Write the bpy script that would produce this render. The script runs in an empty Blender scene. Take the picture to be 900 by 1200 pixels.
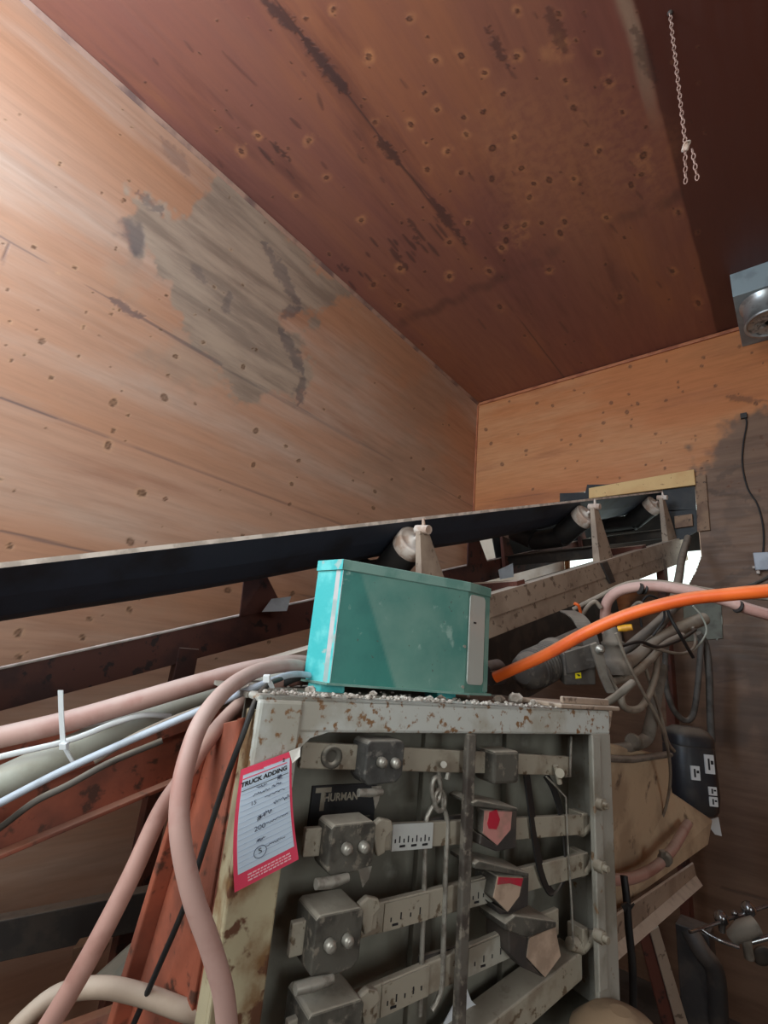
import bpy, math, random
import numpy as np
from mathutils import Vector, Matrix
rnd = random.Random(7)
S = bpy.context.scene
COL = S.collection

# ------------------------------------------------------------------ camera, world, light, exposure
F_PX = 561.0
R = np.array([[0.76367077, -0.11621077, -0.63506064],
              [0.63855294, 0.28096329, 0.7164564],
              [0.09516878, -0.95265665, 0.28877018]])
EYE = np.array([0.0, 0.0, 1.6])
cam_d = bpy.data.cameras.new('camera')
cam_d.sensor_fit = 'VERTICAL'; cam_d.sensor_height = 24.0; cam_d.lens = F_PX / 1200 * 24.0
cam_d.clip_start = 0.02
cam = bpy.data.objects.new('camera', cam_d); COL.objects.link(cam)
cam.matrix_world = Matrix(((R[0, 0], -R[0, 1], -R[0, 2], EYE[0]), (R[1, 0], -R[1, 1], -R[1, 2], EYE[1]),
                           (R[2, 0], -R[2, 1], -R[2, 2], EYE[2]), (0, 0, 0, 1)))
S.camera = cam
S.view_settings.view_transform = 'Standard'; S.view_settings.look = 'None'
S.view_settings.gamma = 1.0; S.view_settings.use_curve_mapping = False
S.view_settings.exposure = 0.14
W = bpy.data.worlds.new('sky'); S.world = W; W.use_nodes = True
W.node_tree.nodes['Background'].inputs[0].default_value = (0.86, 1.0, 0.95, 1)
W.node_tree.nodes['Background'].inputs[1].default_value = 1.6


def area_light(name, loc, direction, sx, sy, power, col):
    l = bpy.data.lights.new(name, 'AREA'); l.shape = 'RECTANGLE'; l.size = sx; l.size_y = sy
    l.energy = power; l.color = col
    o = bpy.data.objects.new(name, l); COL.objects.link(o)
    o.location = loc; o.rotation_euler = Vector(direction).to_track_quat('-Z', 'Y').to_euler()
    return o


# daylight through the doorway behind the camera; two added fill lamps, upper-left and right
area_light('doorway_daylight', (-1.0, -1.30, 2.75), (-0.05, 1, 0.0), 2.1, 2.1, 52, (0.93, 0.97, 1.0))
area_light('corner_glow_fill', (-1.55, -0.85, 3.25), (-0.45, 1, 0.15), 0.6, 1.2, 38, (0.48, 0.72, 1.0))  # added lamp, whitens the hazy upper-left corner
area_light('right_fill', (2.50, -0.5, 2.0), (-1, -0.05, -0.1), 1.3, 1.3, 22, (0.95, 0.98, 1.0))  # added fill to brighten the cabinet front, no known window


# ------------------------------------------------------------------ pixel geometry (measured from the photograph)
def nrm(a):
    a = np.array(a, float); return a / np.linalg.norm(a)


def ray(u, v): return nrm(R @ np.array([u - 450.0, v - 600.0, F_PX]))


def at(u, v, z):
    """point seen at pixel u, v at depth z along the view axis"""
    return EYE + R @ (np.array([(u - 450.0) / F_PX, (v - 600.0) / F_PX, 1.0]) * z)


def on_x(u, v, x): r = ray(u, v); return EYE + r * (x / r[0])
def on_y(u, v, y): r = ray(u, v); return EYE + r * (y / r[1])
def on_z(u, v, z): r = ray(u, v); return EYE + r * ((z - EYE[2]) / r[2])


WX, EY, CZ = -2.142, 3.631, 4.041            # left wall, end wall, ceiling
CABO = np.array([-.65017, .50924, 0.0]); CA = np.array([.29826, .95448, 0.0]); CB = np.array([-.95448, .29826, 0.0])
UP = np.array([0, 0, 1.0])


def K(a, off, z): return CABO + CA * a + CB * off + UP * z


def kp(u, v, off):
    r = ray(u, v); t = ((CABO + CB * off - EYE) @ CB) / (r @ CB); q = EYE + r * t
    return float((q - CABO) @ CA), float(q[2])


CD = ray(1100, 540); CC = nrm(np.cross(CD, UP)); CN = np.cross(CC, CD)
_r = ray(570, 698); CP = EYE + _r * (-1.2 / (_r @ CC))


def Q(d, c, n): return CP + CD * d + CC * c + CN * n


def qp(u, v, c):
    r = ray(u, v); q = EYE + r * (-(1.2 - c) / (r @ CC))
    return float((q - CP) @ CD), float((q - CP) @ CN)


FK = lambda o=(0, 0, 0): (CABO + CA * o[0] + CB * o[1] + UP * o[2], CA, CB, UP)
FQ = (CP, CD, CC, CN)
FW = (np.zeros(3), np.array([1.0, 0, 0]), np.array([0, 1.0, 0]), np.array([0, 0, 1.0]))


# ------------------------------------------------------------------ materials
def lin(c):
    return tuple(((x / 255) / 12.92 if x / 255 <= .04045 else ((x / 255 + .055) / 1.055) ** 2.4) for x in c) + (1.0,)


class NT:
    def __init__(s, name):
        s.m = bpy.data.materials.new(name); s.m.use_nodes = True
        s.t = s.m.node_tree; s.b = s.t.nodes['Principled BSDF']

    def n(s, typ, **kw):
        x = s.t.nodes.new(typ)
        for k, v in kw.items(): setattr(x, k, v)
        return x

    def link(s, a, b): s.t.links.new(a, b)

    def mix(s, fac, a, b, mode='MIX'):
        x = s.n('ShaderNodeMix', data_type='RGBA', blend_type=mode)
        for i, v in ((0, fac), (6, a), (7, b)):
            if hasattr(v, 'links'): s.link(v, x.inputs[i])
            else: x.inputs[i].default_value = v
        return x.outputs[2]

    def ramp(s, v, lo, hi, to0=0.0, to1=1.0):
        x = s.n('ShaderNodeMapRange'); x.interpolation_type = 'SMOOTHSTEP'
        s.link(v, x.inputs[0])
        for i, q in zip((1, 2, 3, 4), (lo, hi, to0, to1)): x.inputs[i].default_value = q
        return x.outputs[0]

    def math(s, op, a, b):
        x = s.n('ShaderNodeMath', operation=op)
        for i, v in ((0, a), (1, b)):
            if hasattr(v, 'links'): s.link(v, x.inputs[i])
            else: x.inputs[i].default_value = v
        return x.outputs[0]

    def noise(s, scale, detail=4, vec=None, rough=.55):
        x = s.n('ShaderNodeTexNoise'); x.inputs['Scale'].default_value = scale
        x.inputs['Detail'].default_value = detail; x.inputs['Roughness'].default_value = rough
        if vec is not None: s.link(vec, x.inputs['Vector'])
        return x.outputs['Fac']

    def obj(s): return s.n('ShaderNodeTexCoord').outputs['Object']

    def mapped(s, scale, rot=(0, 0, 0)):
        x = s.n('ShaderNodeMapping'); x.inputs['Scale'].default_value = scale; x.inputs['Rotation'].default_value = rot
        s.link(s.obj(), x.inputs['Vector']); return x.outputs[0]

    def attr(s, name): return s.n('ShaderNodeAttribute', attribute_name=name).outputs['Fac']

    def bump(s, h, k, dist=.01):
        x = s.n('ShaderNodeBump'); x.inputs['Strength'].default_value = k; x.inputs['Distance'].default_value = dist
        s.link(h, x.inputs['Height']); s.link(x.outputs[0], s.b.inputs['Normal'])


def mat(name, base, rough=.6, metal=0.0, c2=None, s2=7, lo=.45, hi=.62, c3=None, s3=45, lo3=.58, hi3=.66,
        dust=None, dk=.8, bump=.15, bs=60, spec=.5):
    t = NT(name); o = t.obj(); c = lin(base)
    if c2: c = t.mix(t.ramp(t.noise(s2, 5, o), lo, hi), c, lin(c2))
    if c3: c = t.mix(t.ramp(t.noise(s3, 4, o), lo3, hi3), c, lin(c3))
    if dust:
        g = t.n('ShaderNodeNewGeometry'); sp = t.n('ShaderNodeSeparateXYZ'); t.link(g.outputs['Normal'], sp.inputs[0])
        f = t.math('MULTIPLY', t.ramp(sp.outputs[2], .2, .85, .0, dk), t.ramp(t.noise(22, 5, o), .25, .55, .55, 1))
        c = t.mix(f, c, lin(dust))
    if hasattr(c, 'links'): t.link(c, t.b.inputs['Base Color'])
    else: t.b.inputs['Base Color'].default_value = c
    t.b.inputs['Roughness'].default_value = rough; t.b.inputs['Metallic'].default_value = metal
    t.b.inputs['Specular IOR Level'].default_value = spec
    if bump: t.bump(t.noise(bs, 4, o), bump, .004)
    return t.m


def plywood(name, base, warm, stain_shade, dark, grain_scale, rough=.55, extra=None, knot=(92, 62, 42), halo=(214, 168, 120), spec=.5, gk=.3, mott=None):
    """weathered plywood: masks for patches, stains, painted shade and knots come from the mesh, grain and colour from nodes"""
    t = NT(name)
    gv = t.mapped(grain_scale); gv2 = t.mapped(tuple(max(.35, g * .35) for g in grain_scale))
    c = t.mix(t.ramp(t.noise(1.1, 3, t.mapped(tuple(min(g * .25, 1.6) for g in grain_scale))), .38, .66), lin(base), lin(warm))
    if mott:
        c = t.mix(t.ramp(t.noise(1.7, 6, t.mapped(tuple(min(g, 3) * .45 for g in grain_scale)), .62), .47, .70, 0, .75), c, lin(mott[0]))
        c = t.mix(t.ramp(t.noise(2.6, 6, t.mapped(tuple(min(g, 4) * .5 for g in grain_scale), (0, 0, .2)), .6), .52, .72, 0, .65), c, lin(mott[1]))
    if extra: c = t.mix(t.attr('sheet'), c, lin(extra))
    gr = t.noise(5, 7, gv, .65)
    c = t.mix(t.ramp(gr, .35, .75, .0, gk), c, lin(tuple(int(x * .70) for x in base)), 'MIX')
    c = t.mix(t.ramp(t.noise(11, 5, gv, .7), .62, .8, 0, gk * .8), c, lin(tuple(min(255, int(x * 1.2 + 12)) for x in base)))
    c = t.mix(t.attr('stain_shade'), c, t.mix(t.ramp(t.noise(4, 7, gv2, .65), .36, .66), lin(stain_shade), lin(tuple(int(x * .76) for x in stain_shade))))
    c = t.mix(t.math('MULTIPLY', t.attr('halo'), t.ramp(t.noise(24, 3, t.obj()), .34, .62, .1, 1)), c, lin(halo))
    c = t.mix(t.attr('dark'), c, lin(dark))
    c = t.mix(t.attr('knot'), c, lin(knot))
    t.link(c, t.b.inputs['Base Color'])
    t.b.inputs['Specular IOR Level'].default_value = spec
    rr = t.ramp(gr, .2, .8, rough - .08, rough + .12); t.link(rr, t.b.inputs['Roughness'])
    h = t.math('SUBTRACT', t.math('MULTIPLY', gr, .35), t.math('ADD', t.math('MULTIPLY', t.attr('knot'), .8), t.attr('dark')))
    t.bump(h, .35, .004)
    return t.m


# ------------------------------------------------------------------ meshes
class MB:
    def __init__(s): s.v = []; s.f = []; s.s = []

    def add(s, vs, fs, smooth=False):
        k = len(s.v); s.v += [np.array(p, float) for p in vs]
        s.f += [tuple(i + k for i in f) for f in fs]; s.s += [smooth] * len(fs); return s

    def box(s, F, lo, hi, taper=None):
        o, x, y, z = F; vs = []
        for k in (lo[2], hi[2]):
            for (i, j) in ((lo[0], lo[1]), (hi[0], lo[1]), (hi[0], hi[1]), (lo[0], hi[1])):
                vs.append(o + x * i + y * j + z * k)
        return s.add(vs, [(3, 2, 1, 0), (4, 5, 6, 7), (0, 1, 5, 4), (1, 2, 6, 5), (2, 3, 7, 6), (3, 0, 4, 7)])

    def prism(s, pts, vec):
        n = len(pts); pts = [np.array(p, float) for p in pts]; vec = np.array(vec, float)
        nn = sum(np.cross(pts[i] - pts[0], pts[(i + 1) % n] - pts[0]) for i in range(1, n))
        if nn @ vec > 0: pts = pts[::-1]
        return s.add(pts + [p + vec for p in pts], [tuple(range(n)), tuple(range(2 * n - 1, n - 1, -1))] +
                     [(i, i + n, (i + 1) % n + n, (i + 1) % n) for i in range(n)])

    def loft(s, rings, cap=True, closed=True, smooth=False):
        n = len(rings[0]); vs = [p for r in rings for p in r]; fs = []
        for i in range(len(rings) - 1):
            for j in range(n if closed else n - 1):
                k = (j + 1) % n
                fs.append((i * n + j, i * n + k, (i + 1) * n + k, (i + 1) * n + j))
        s.add(vs, fs, smooth)
        if cap:
            s.add(rings[0], [tuple(range(n - 1, -1, -1))]); s.add(rings[-1], [tuple(range(n))])
        return s

    def tube(s, path, r, seg=10, flat=None, cap=True):
        """round tube along points; r number or list; flat=(normal scale, binormal scale)"""
        P = [np.array(p, float) for p in path]; n = len(P)
        rs = r if isinstance(r, (list, tuple)) else [r] * n
        T = [nrm(P[min(i + 1, n - 1)] - P[max(i - 1, 0)]) for i in range(n)]
        u = np.cross(T[0], UP)
        if np.linalg.norm(u) < .1: u = np.cross(T[0], [1, 0, 0])
        u = nrm(u); rings = []
        fx, fy = flat or (1, 1)
        for i in range(n):
            u = nrm(u - T[i] * (u @ T[i])); w = np.cross(T[i], u)
            rings.append([P[i] + (u * math.cos(q) * fx + w * math.sin(q) * fy) * rs[i]
                          for q in [2 * math.pi * k / seg for k in range(seg)]])
        return s.loft(rings, cap, True, True)

    def cyl(s, a, b, r, r2=None, seg=24): return s.tube([a, b], [r, r if r2 is None else r2], seg)

    def lathe(s, o, axis, prof, seg=24, smooth=True):
        """profile list of (radius, height) about axis from o"""
        ax = nrm(axis); u = np.cross(ax, UP)
        if np.linalg.norm(u) < .1: u = np.cross(ax, [1, 0, 0])
        u = nrm(u); w = np.cross(ax, u)
        rings = [[np.array(o) + ax * h + (u * math.cos(q) + w * math.sin(q)) * r for q in [2 * math.pi * k / seg for k in range(seg)]] for r, h in prof]
        return s.loft(rings, True, True, smooth)

    def ribbon(s, path, wid, th=.002):
        P = [np.array(p, float) for p in path]; n = len(P); w = nrm(wid) * np.linalg.norm(wid) / 2; rings = []
        for i in range(n):
            T = nrm(P[min(i + 1, n - 1)] - P[max(i - 1, 0)]); m = nrm(np.cross(T, w)) * th / 2
            rings.append([P[i] - w - m, P[i] + w - m, P[i] + w + m, P[i] - w + m])
        return s.loft(rings, True, True)


def spline(pts, sub=8):
    P = [np.array(p, float) for p in pts]; P = [2 * P[0] - P[1]] + P + [2 * P[-1] - P[-2]]; out = []
    for i in range(1, len(P) - 2):
        for k in range(sub):
            t = k / sub; a, b, c, d = P[i - 1], P[i], P[i + 1], P[i + 2]
            out.append(.5 * (2 * b + (c - a) * t + (2 * a - 5 * b + 4 * c - d) * t * t + (3 * b - a - 3 * c + d) * t ** 3))
    out.append(P[-2]); return out


def pix(pts, sub=8): return spline([at(*p) for p in pts], sub)


def link(o, parent=None):
    COL.objects.link(o)
    if parent is not None: o.parent = parent
    return o


def wloc(o):
    l = np.zeros(3)
    while o is not None: l = l + np.array(o.location); o = o.parent
    return l


def obj(name, mb, m, parent=None, bevel=0.0, loc=None, kind=None):
    me = bpy.data.meshes.new(name)
    if parent is not None: base = wloc(parent)
    else: base = np.mean(np.array(mb.v), 0) if loc is None else np.array(loc, float)
    me.from_pydata([tuple(p - base) for p in mb.v], [], mb.f); me.materials.append(m)
    me.polygons.foreach_set('use_smooth', mb.s); me.update()
    o = bpy.data.objects.new(name, me)
    if parent is None: o.location = base
    if bevel:
        b = o.modifiers.new('edge', 'BEVEL'); b.width = bevel; b.segments = 2; b.limit_method = 'ANGLE'
    if kind: o['kind'] = kind
    return link(o, parent)


def tag(o, label, cat, group=None, kind=None):
    o['label'] = label; o['category'] = cat
    if group: o['group'] = group
    if kind: o['kind'] = kind
    return o


def thing(name, label, cat, loc, group=None):
    o = bpy.data.objects.new(name, None); o.empty_display_size = .05; o.location = tuple(loc)
    link(o); return tag(o, label, cat, group)


def copy_tree(o, parent=None):
    c = o.copy(); COL.objects.link(c)
    if parent is not None: c.parent = parent
    for ch in list(o.children): copy_tree(ch, c)
    return c


def text_mesh(txt, place, size=1.0, bold=0.0, spacing=1.0):
    """lettering: font outline turned into a mesh, each vertex sent through place(x, y) -> point"""
    cu = bpy.data.curves.new('lettering', 'FONT'); cu.body = txt; cu.size = size; cu.offset = bold
    cu.align_x = 'CENTER'; cu.align_y = 'CENTER'; cu.space_character = spacing; cu.resolution_u = 3
    o = bpy.data.objects.new('lettering', cu); COL.objects.link(o)
    dg = bpy.context.evaluated_depsgraph_get(); me = bpy.data.meshes.new_from_object(o.evaluated_get(dg))
    mb = MB(); mb.add([place(v.co.x, v.co.y) for v in me.vertices], [tuple(p.vertices) for p in me.polygons])
    bpy.data.objects.remove(o); bpy.data.meshes.remove(me); return mb


# ------------------------------------------------------------------ the setting: plywood shell
def vnoise(x, y, seed=0, oct=4):
    out = 0; amp = .5
    for k in range(oct):
        g = np.random.RandomState(seed + k).rand(64, 64)
        xi = np.floor(x).astype(int); yi = np.floor(y).astype(int); fx = x - xi; fy = y - yi
        fx = fx * fx * (3 - 2 * fx); fy = fy * fy * (3 - 2 * fy)
        a = g[xi % 64, yi % 64]; b = g[(xi + 1) % 64, yi % 64]; c = g[xi % 64, (yi + 1) % 64]; d = g[(xi + 1) % 64, (yi + 1) % 64]
        out = out + amp * ((a * (1 - fx) + b * fx) * (1 - fy) + (c * (1 - fx) + d * fx) * fy)
        x = x * 2.03; y = y * 2.03; amp *= .5
    return out


def sstep(v, lo, hi): t = np.clip((v - lo) / (hi - lo), 0, 1); return t * t * (3 - 2 * t)


def seg_d(u, v, a, b):
    ax, ay = a; bx, by = b; dx, dy = bx - ax, by - ay
    t = np.clip(((u - ax) * dx + (v - ay) * dy) / max(dx * dx + dy * dy, 1e-6), 0, 1)
    return np.hypot(u - ax - t * dx, v - ay - t * dy), t


def poly_sd(u, v, poly):
    d = np.full(u.shape, 1e9); ins = np.zeros(u.shape, bool); n = len(poly)
    for i in range(n):
        a, b = poly[i], poly[(i + 1) % n]
        d = np.minimum(d, seg_d(u, v, a, b)[0])
        c = (a[1] > v) != (b[1] > v)
        with np.errstate(divide='ignore', invalid='ignore'):
            ins ^= c & (u < (b[0] - a[0]) * (v - a[1]) / (b[1] - a[1] + 1e-9) + a[0])
    return np.where(ins, -d, d)


def sheet(name, o, eu, ev, lu, lv, res, m, paint, hole=None, far=()):
    """a wall of plywood: fine mesh where the photograph shows it, plain quads (far) elsewhere"""
    nu, nv = int(lu / res) + 1, int(lv / res) + 1
    gu, gv = np.meshgrid(np.linspace(0, lu, nu), np.linspace(0, lv, nv), indexing='ij')
    Pw = np.array(o)[None, None] + gu[..., None] * np.array(eu) + gv[..., None] * np.array(ev)
    c = (Pw - EYE) @ R
    w = np.maximum(c[..., 2], .05)
    u = c[..., 0] / w * F_PX + 450; v = c[..., 1] / w * F_PX + 600
    u = np.where(c[..., 2] < .05, -5000, u)
    A = {k: np.zeros(u.shape) for k in ('stain_shade', 'dark', 'knot', 'halo', 'sheet')}
    paint(A, u, v, Pw)
    idx = np.arange(nu * nv).reshape(nu, nv)
    q = np.stack([idx[:-1, :-1], idx[1:, :-1], idx[1:, 1:], idx[:-1, 1:]], -1).reshape(-1, 4)
    if hole is not None:
        cen = .25 * (Pw[:-1, :-1] + Pw[1:, :-1] + Pw[1:, 1:] + Pw[:-1, 1:]).reshape(-1, 3)
        q = q[~hole(cen)]
    V = Pw.reshape(-1, 3); fv = []
    for quad in far: fv += quad
    nq = len(q)
    q = np.concatenate([q, (np.arange(len(fv)) + len(V)).reshape(-1, 4)]) if fv else q
    V = np.concatenate([V, np.array(fv, float)]) if fv else V
    me = bpy.data.meshes.new(name)
    me.vertices.add(len(V)); me.vertices.foreach_set('co', V.astype(np.float32).ravel())
    me.loops.add(len(q) * 4); me.loops.foreach_set('vertex_index', q.astype(np.int32).ravel())
    me.polygons.add(len(q)); me.polygons.foreach_set('loop_start', (np.arange(len(q)) * 4).astype(np.int32))
    me.update(calc_edges=True); me.validate()
    for k, a in A.items():
        at_ = me.attributes.new(k, 'FLOAT', 'POINT')
        at_.data.foreach_set('value', np.concatenate([np.clip(a, 0, 1).ravel(), np.zeros(len(fv))]).astype(np.float32))
    me.materials.append(m)
    ob = bpy.data.objects.new(name, me); ob['kind'] = 'structure'; return link(ob)


def knots(A, u, v, pts, r=3.6, halo=.55, grow=2.4):
    for kk, p in enumerate(pts):
        hk_ = halo * (.25 + .75 * ((kk * 7919) % 97) / 96)
        x, y = p[0], p[1]; rr = (p[2] if len(p) > 2 else 1) * r
        d = np.hypot(u - x + .25 * (v - y) * math.sin(kk), (v - y) * (1 + .2 * math.cos(kk * 3))) / rr
        msk = d < grow * 1.2
        if not msk.any(): continue
        dd = d[msk]
        A['knot'][msk] = np.maximum(A['knot'][msk], .95 * (1 - sstep(dd, .7, 1.15)) * (.55 + .45 * sstep(dd, .2, .8)))
        A['halo'][msk] = np.maximum(A['halo'][msk], hk_ * (1 - sstep(dd, .9, grow)))


def streaks(A, u, v, segs, key='dark', wob=6):
    n1 = (vnoise(u / 9, v / 9, 3) - .47) * wob * 1.6 + (vnoise(u / 3.2, v / 3.2, 9) - .47) * wob * 1.6
    for a, b, w, k in segs:
        d, t = seg_d(u, v, a, b)
        wd = w * np.sin(np.pi * np.clip(t * .92 + .04, 0, 1)) + .3
        A[key] = np.maximum(A[key], k * (1 - sstep(d + n1 * (w > 2), wd * .5, wd + 1.2)))


def seam(A, coord, c0, w=.004, k=.8, along=None):
    f = 1.0 if along is None else sstep(vnoise(along * 3, along * 0 + c0 * 7, 11), .25, .5)
    A['dark'] = np.maximum(A['dark'], k * f * (1 - sstep(np.abs(coord - c0), w * .5, w * 1.6)))


def paint_left(A, u, v, P):
    n = (vnoise(u / 16, v / 16, 20) - .47); n2 = (vnoise(u / 5 + v / 7, v / 5 - u / 6, 31) - .47)
    poly = [(268, 200), (300, 235), (345, 280), (392, 325), (410, 345), (372, 372), (352, 368), (330, 372), (352, 402), (362, 440), (350, 472),
            (318, 455), (290, 470), (270, 452), (232, 408), (198, 355), (196, 325), (165, 295), (148, 275), (160, 250), (152, 222), (185, 240), (215, 258), (250, 228)]
    d = poly_sd(u, v, poly) + n * 42 + n2 * 14
    A['stain_shade'] = .9 * (1 - sstep(d, -5, 6))
    for q, r, k in (((228, 420), 50, .5), ((150, 690), 50, .25), ((500, 470), 45, .30), ((400, 430), 30, .2), ((470, 545), 50, .35), ((150, 320), 26, .3)):
        dd = np.hypot((u - q[0]) / 1.6, v - q[1]) + n * 60
        A['stain_shade'] = np.maximum(A['stain_shade'], k * (1 - sstep(dd, r * .3, r)))
    # dark tide lines of the weathered patch
    A['dark'] = np.maximum(A['dark'], .6 * (1 - sstep(np.hypot((u - 157) * .9 - (v - 278) * .45, (v - 278) * .75) + n * 24, 8, 17)))
    streaks(A, u, v, [((162, 226), (190, 250), 8, .45), ((310, 285), (352, 358), 7, .45), ((352, 360), (328, 372), 7, .5),
                      ((328, 385), (356, 440), 7, .5), ((356, 440), (350, 474), 7, .5), ((270, 345), (262, 372), 5, .35), ((240, 330), (225, 312), 5, .3),
                      ((188, 160), (222, 205), 9, .25), ((132, 352), (165, 372), 4, .6), ((165, 372), (260, 428), 1.2, .55), ((0, 466), (66, 490), 1.0, .7),
                      ((0, 622), (112, 648), 1.0, .6), ((3, 310), (10, 285), 1.5, .5), ((260, 430), (460, 540), 1.0, .3), ((345, 475), (420, 520), 1.2, .25)])
    rs = np.random.RandomState(5)
    pts = [(49, 400, 1.4), (133, 472, 1.3), (133, 505, 1), (127, 522, 1.3), (206, 418, 1), (193, 466, 1.3), (165, 578, 1.4), (300, 505, 1), (145, 235, .9),
           (70, 192, .7), (12, 640, 1.2), (153, 635, 1.5), (168, 578, 1.2), (194, 585, .8), (22, 742, 1.4), (22, 770, 1.2), (97, 747, 1), (105, 726, 1),
           (152, 715, 1), (267, 692, 1.3), (297, 545, .8), (350, 540, .8), (285, 430, .8), (335, 523, .7), (430, 620, .8), (88, 314, .8), (40, 290, .7)]
    pts += [(rs.uniform(0, 540), rs.uniform(330, 780), rs.uniform(.3, .7)) for _ in range(75)]
    pts += [(rs.uniform(0, 320), rs.uniform(120, 420), rs.uniform(.3, .6)) for _ in range(40)]
    knots(A, u, v, pts, 3.3, .3, 2.2)
    seam(A, P[..., 2], 2.98, .004, .5, P[..., 1]); seam(A, P[..., 2], 2.376, .004, .5, P[..., 1]); seam(A, P[..., 2], 1.892, .004, .5, P[..., 1])


def paint_ceil(A, u, v, P):
    n = vnoise(P[..., 0] * 9, P[..., 1] * 3, 40) - .47
    A['sheet'] = sstep(P[..., 0] + n * .02, -.215, -.20)
    o = 250; k = 1 / 1.385
    raw = [(150, 30), (195, 15), (318, 30, 1.4), (252, 92, 1.2), (360, 98, 1.3), (402, 90, 1.3), (440, 118), (470, 152), (342, 150), (363, 178), (406, 190), (437, 182), (410, 218),
           (453, 240, 1.6), (380, 245), (402, 280), (347, 275), (345, 232, .7), (320, 202, 1.1), (262, 198), (488, 222), (500, 273, 1.3), (452, 290, 1.2), (520, 298), (545, 292, 1.2),
           (585, 290), (513, 320), (606, 235), (626, 245), (663, 182), (585, 175, 1.3), (641, 132, 1.4), (571, 130), (525, 127, .7), (492, 92, 1.3), (625, 85), (560, 22, 1.2),
           (493, 18), (588, 65, .7), (698, 252, 1.5), (695, 283, 1.2), (678, 300, 1.2), (638, 353), (570, 360), (533, 362), (505, 365), (475, 368, 1.3), (475, 390, 1.2), (468, 402, 1.2),
           (563, 378, 1.2), (545, 438), (413, 362), (383, 393), (383, 448), (448, 440), (465, 498), (303, 435), (302, 495), (260, 462), (240, 357), (755, 345), (72, 220), (45, 245),
           (135, 318), (155, 228), (183, 288), (660, 482), (745, 440), (787, 492)]
    pts = [(o + p[0] * k, p[1] * k, (p[2] if len(p) > 2 else 1)) for p in raw]
    knots(A, u, v, pts, 2.9, .75, 3.3)
    rs = np.random.RandomState(8)
    knots(A, u, v, [(rs.uniform(120, 830), rs.uniform(0, 430), rs.uniform(.3, .6)) for _ in range(120)], 3.2, .25)
    # redder varnish left where the warm patch is not
    A['halo'] = np.maximum(A['halo'], .20 * (1 - sstep(np.hypot((u - 660) / 1.5, v - 190) + n * 120, 40, 120)))
    for q, r in (((612, 272), 22), ((752, 195), 22), ((500, 222), 14), ((650, 60), 20)):
        A['halo'] = np.maximum(A['halo'], .4 * (1 - sstep(np.hypot(u - q[0], v - q[1]) + n * 60, r * .3, r)))
    rr = [((310, 0), (352, 40), 10, .75), ((352, 40), (408, 112), 9, .8), ((440, 160), (466, 190), 7, .75), ((466, 190), (505, 232), 1.2, .6), ((505, 232), (545, 285), 5, .65),
          ((310, 160), (338, 185), 4, .7), ((303, 172), (320, 192), 2, .6), ((372, 110), (378, 128), 2, .5), ((340, 138), (352, 150), 2, .5), ((570, 28), (596, 82), 5, .6),
          ((596, 82), (605, 92), 2, .4), ((640, 5), (662, 60), 9, .5), ((120, 70), (170, 118), 1.5, .4), ((260, 60), (300, 100), 1.4, .4), ((742, 30), (768, 100), 8, .5)]
    for _ in range(26):
        x = rs.uniform(395, 520); y = 320 - (x - 395) * .5 + rs.uniform(-22, 18); l = rs.uniform(6, 26)
        rr.append(((x, y), (x + l * .62, y + l * .75), rs.uniform(.8, 2.2), .6))
    for _ in range(45):
        x = rs.uniform(140, 800); y = rs.uniform(10, 420); l = rs.uniform(4, 16)
        rr.append(((x, y), (x + l * .62, y + l * .78), rs.uniform(.5, 1.3), .4))
    streaks(A, u, v, rr, 'dark', 6.5)
    seam(A, P[..., 0], -1.30, .004, .75, P[..., 1])
    s2 = np.abs(P[..., 1] - 2.31 + n * .12); msk = P[..., 0] < -.2
    A['dark'] = np.maximum(A['dark'], msk * .38 * (1 - sstep(s2, .01, .07)) * sstep(vnoise(P[..., 0] * 8, P[..., 1] * 2, 77), .3, .6))
    # bare, torn edge along the darker sheet
    e = np.abs(P[..., 0] + .235 + n * .05)
    A['stain_shade'] = np.maximum(A['stain_shade'], .85 * (1 - sstep(e, .01, .035)) * (1 - sstep(P[..., 1], 1.5, 2.0)))


def paint_end(A, u, v, P):
    n = vnoise(u / 26, v / 26, 60) - .47; n2 = vnoise(u / 7, v / 7, 63) - .47
    d = poly_sd(u, v, [(812, 545), (850, 505), (905, 470), (960, 440), (1200, 1700), (300, 1700), (500, 760), (790, 690)]) + n * 60 + n2 * 20
    A['stain_shade'] = .88 * (1 - sstep(d, -10, 10))  # brown-grey boards, with the dark of the shadowed lower right put in
    rs = np.random.RandomState(12)
    pts = [(rs.uniform(565, 900), rs.uniform(400, 580), rs.uniform(.35, .85)) for _ in range(80)]
    knots(A, u, v, pts, 2.9, .12, 2)
    streaks(A, u, v, [((822, 575), (900, 585), 3, .4), ((830, 690), (900, 660), 5, .35), ((840, 560), (870, 545), 4, .35), ((830, 620), (860, 640), 9, .3), ((850, 590), (900, 600), 5, .25),
                      ((850, 465), (900, 470), 3, .45), ((850, 735), (900, 745), 20, .3), ((840, 800), (900, 790), 1.5, .4), ((845, 1040), (900, 1055), 1.5, .5)], 'dark', 5)
    for q, r, k in (((870, 770), 55, .5), ((880, 850), 60, .45), ((850, 620), 30, .3)):
        A['dark'] = np.maximum(A['dark'], k * (1 - sstep(np.hypot((u - q[0]) / 1.3, v - q[1]) + n * 110, r * .2, r)))
    seam(A, P[..., 2], 3.01, .003, .35, P[..., 0]); seam(A, P[..., 2], 1.80, .003, .5, P[..., 0])


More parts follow.
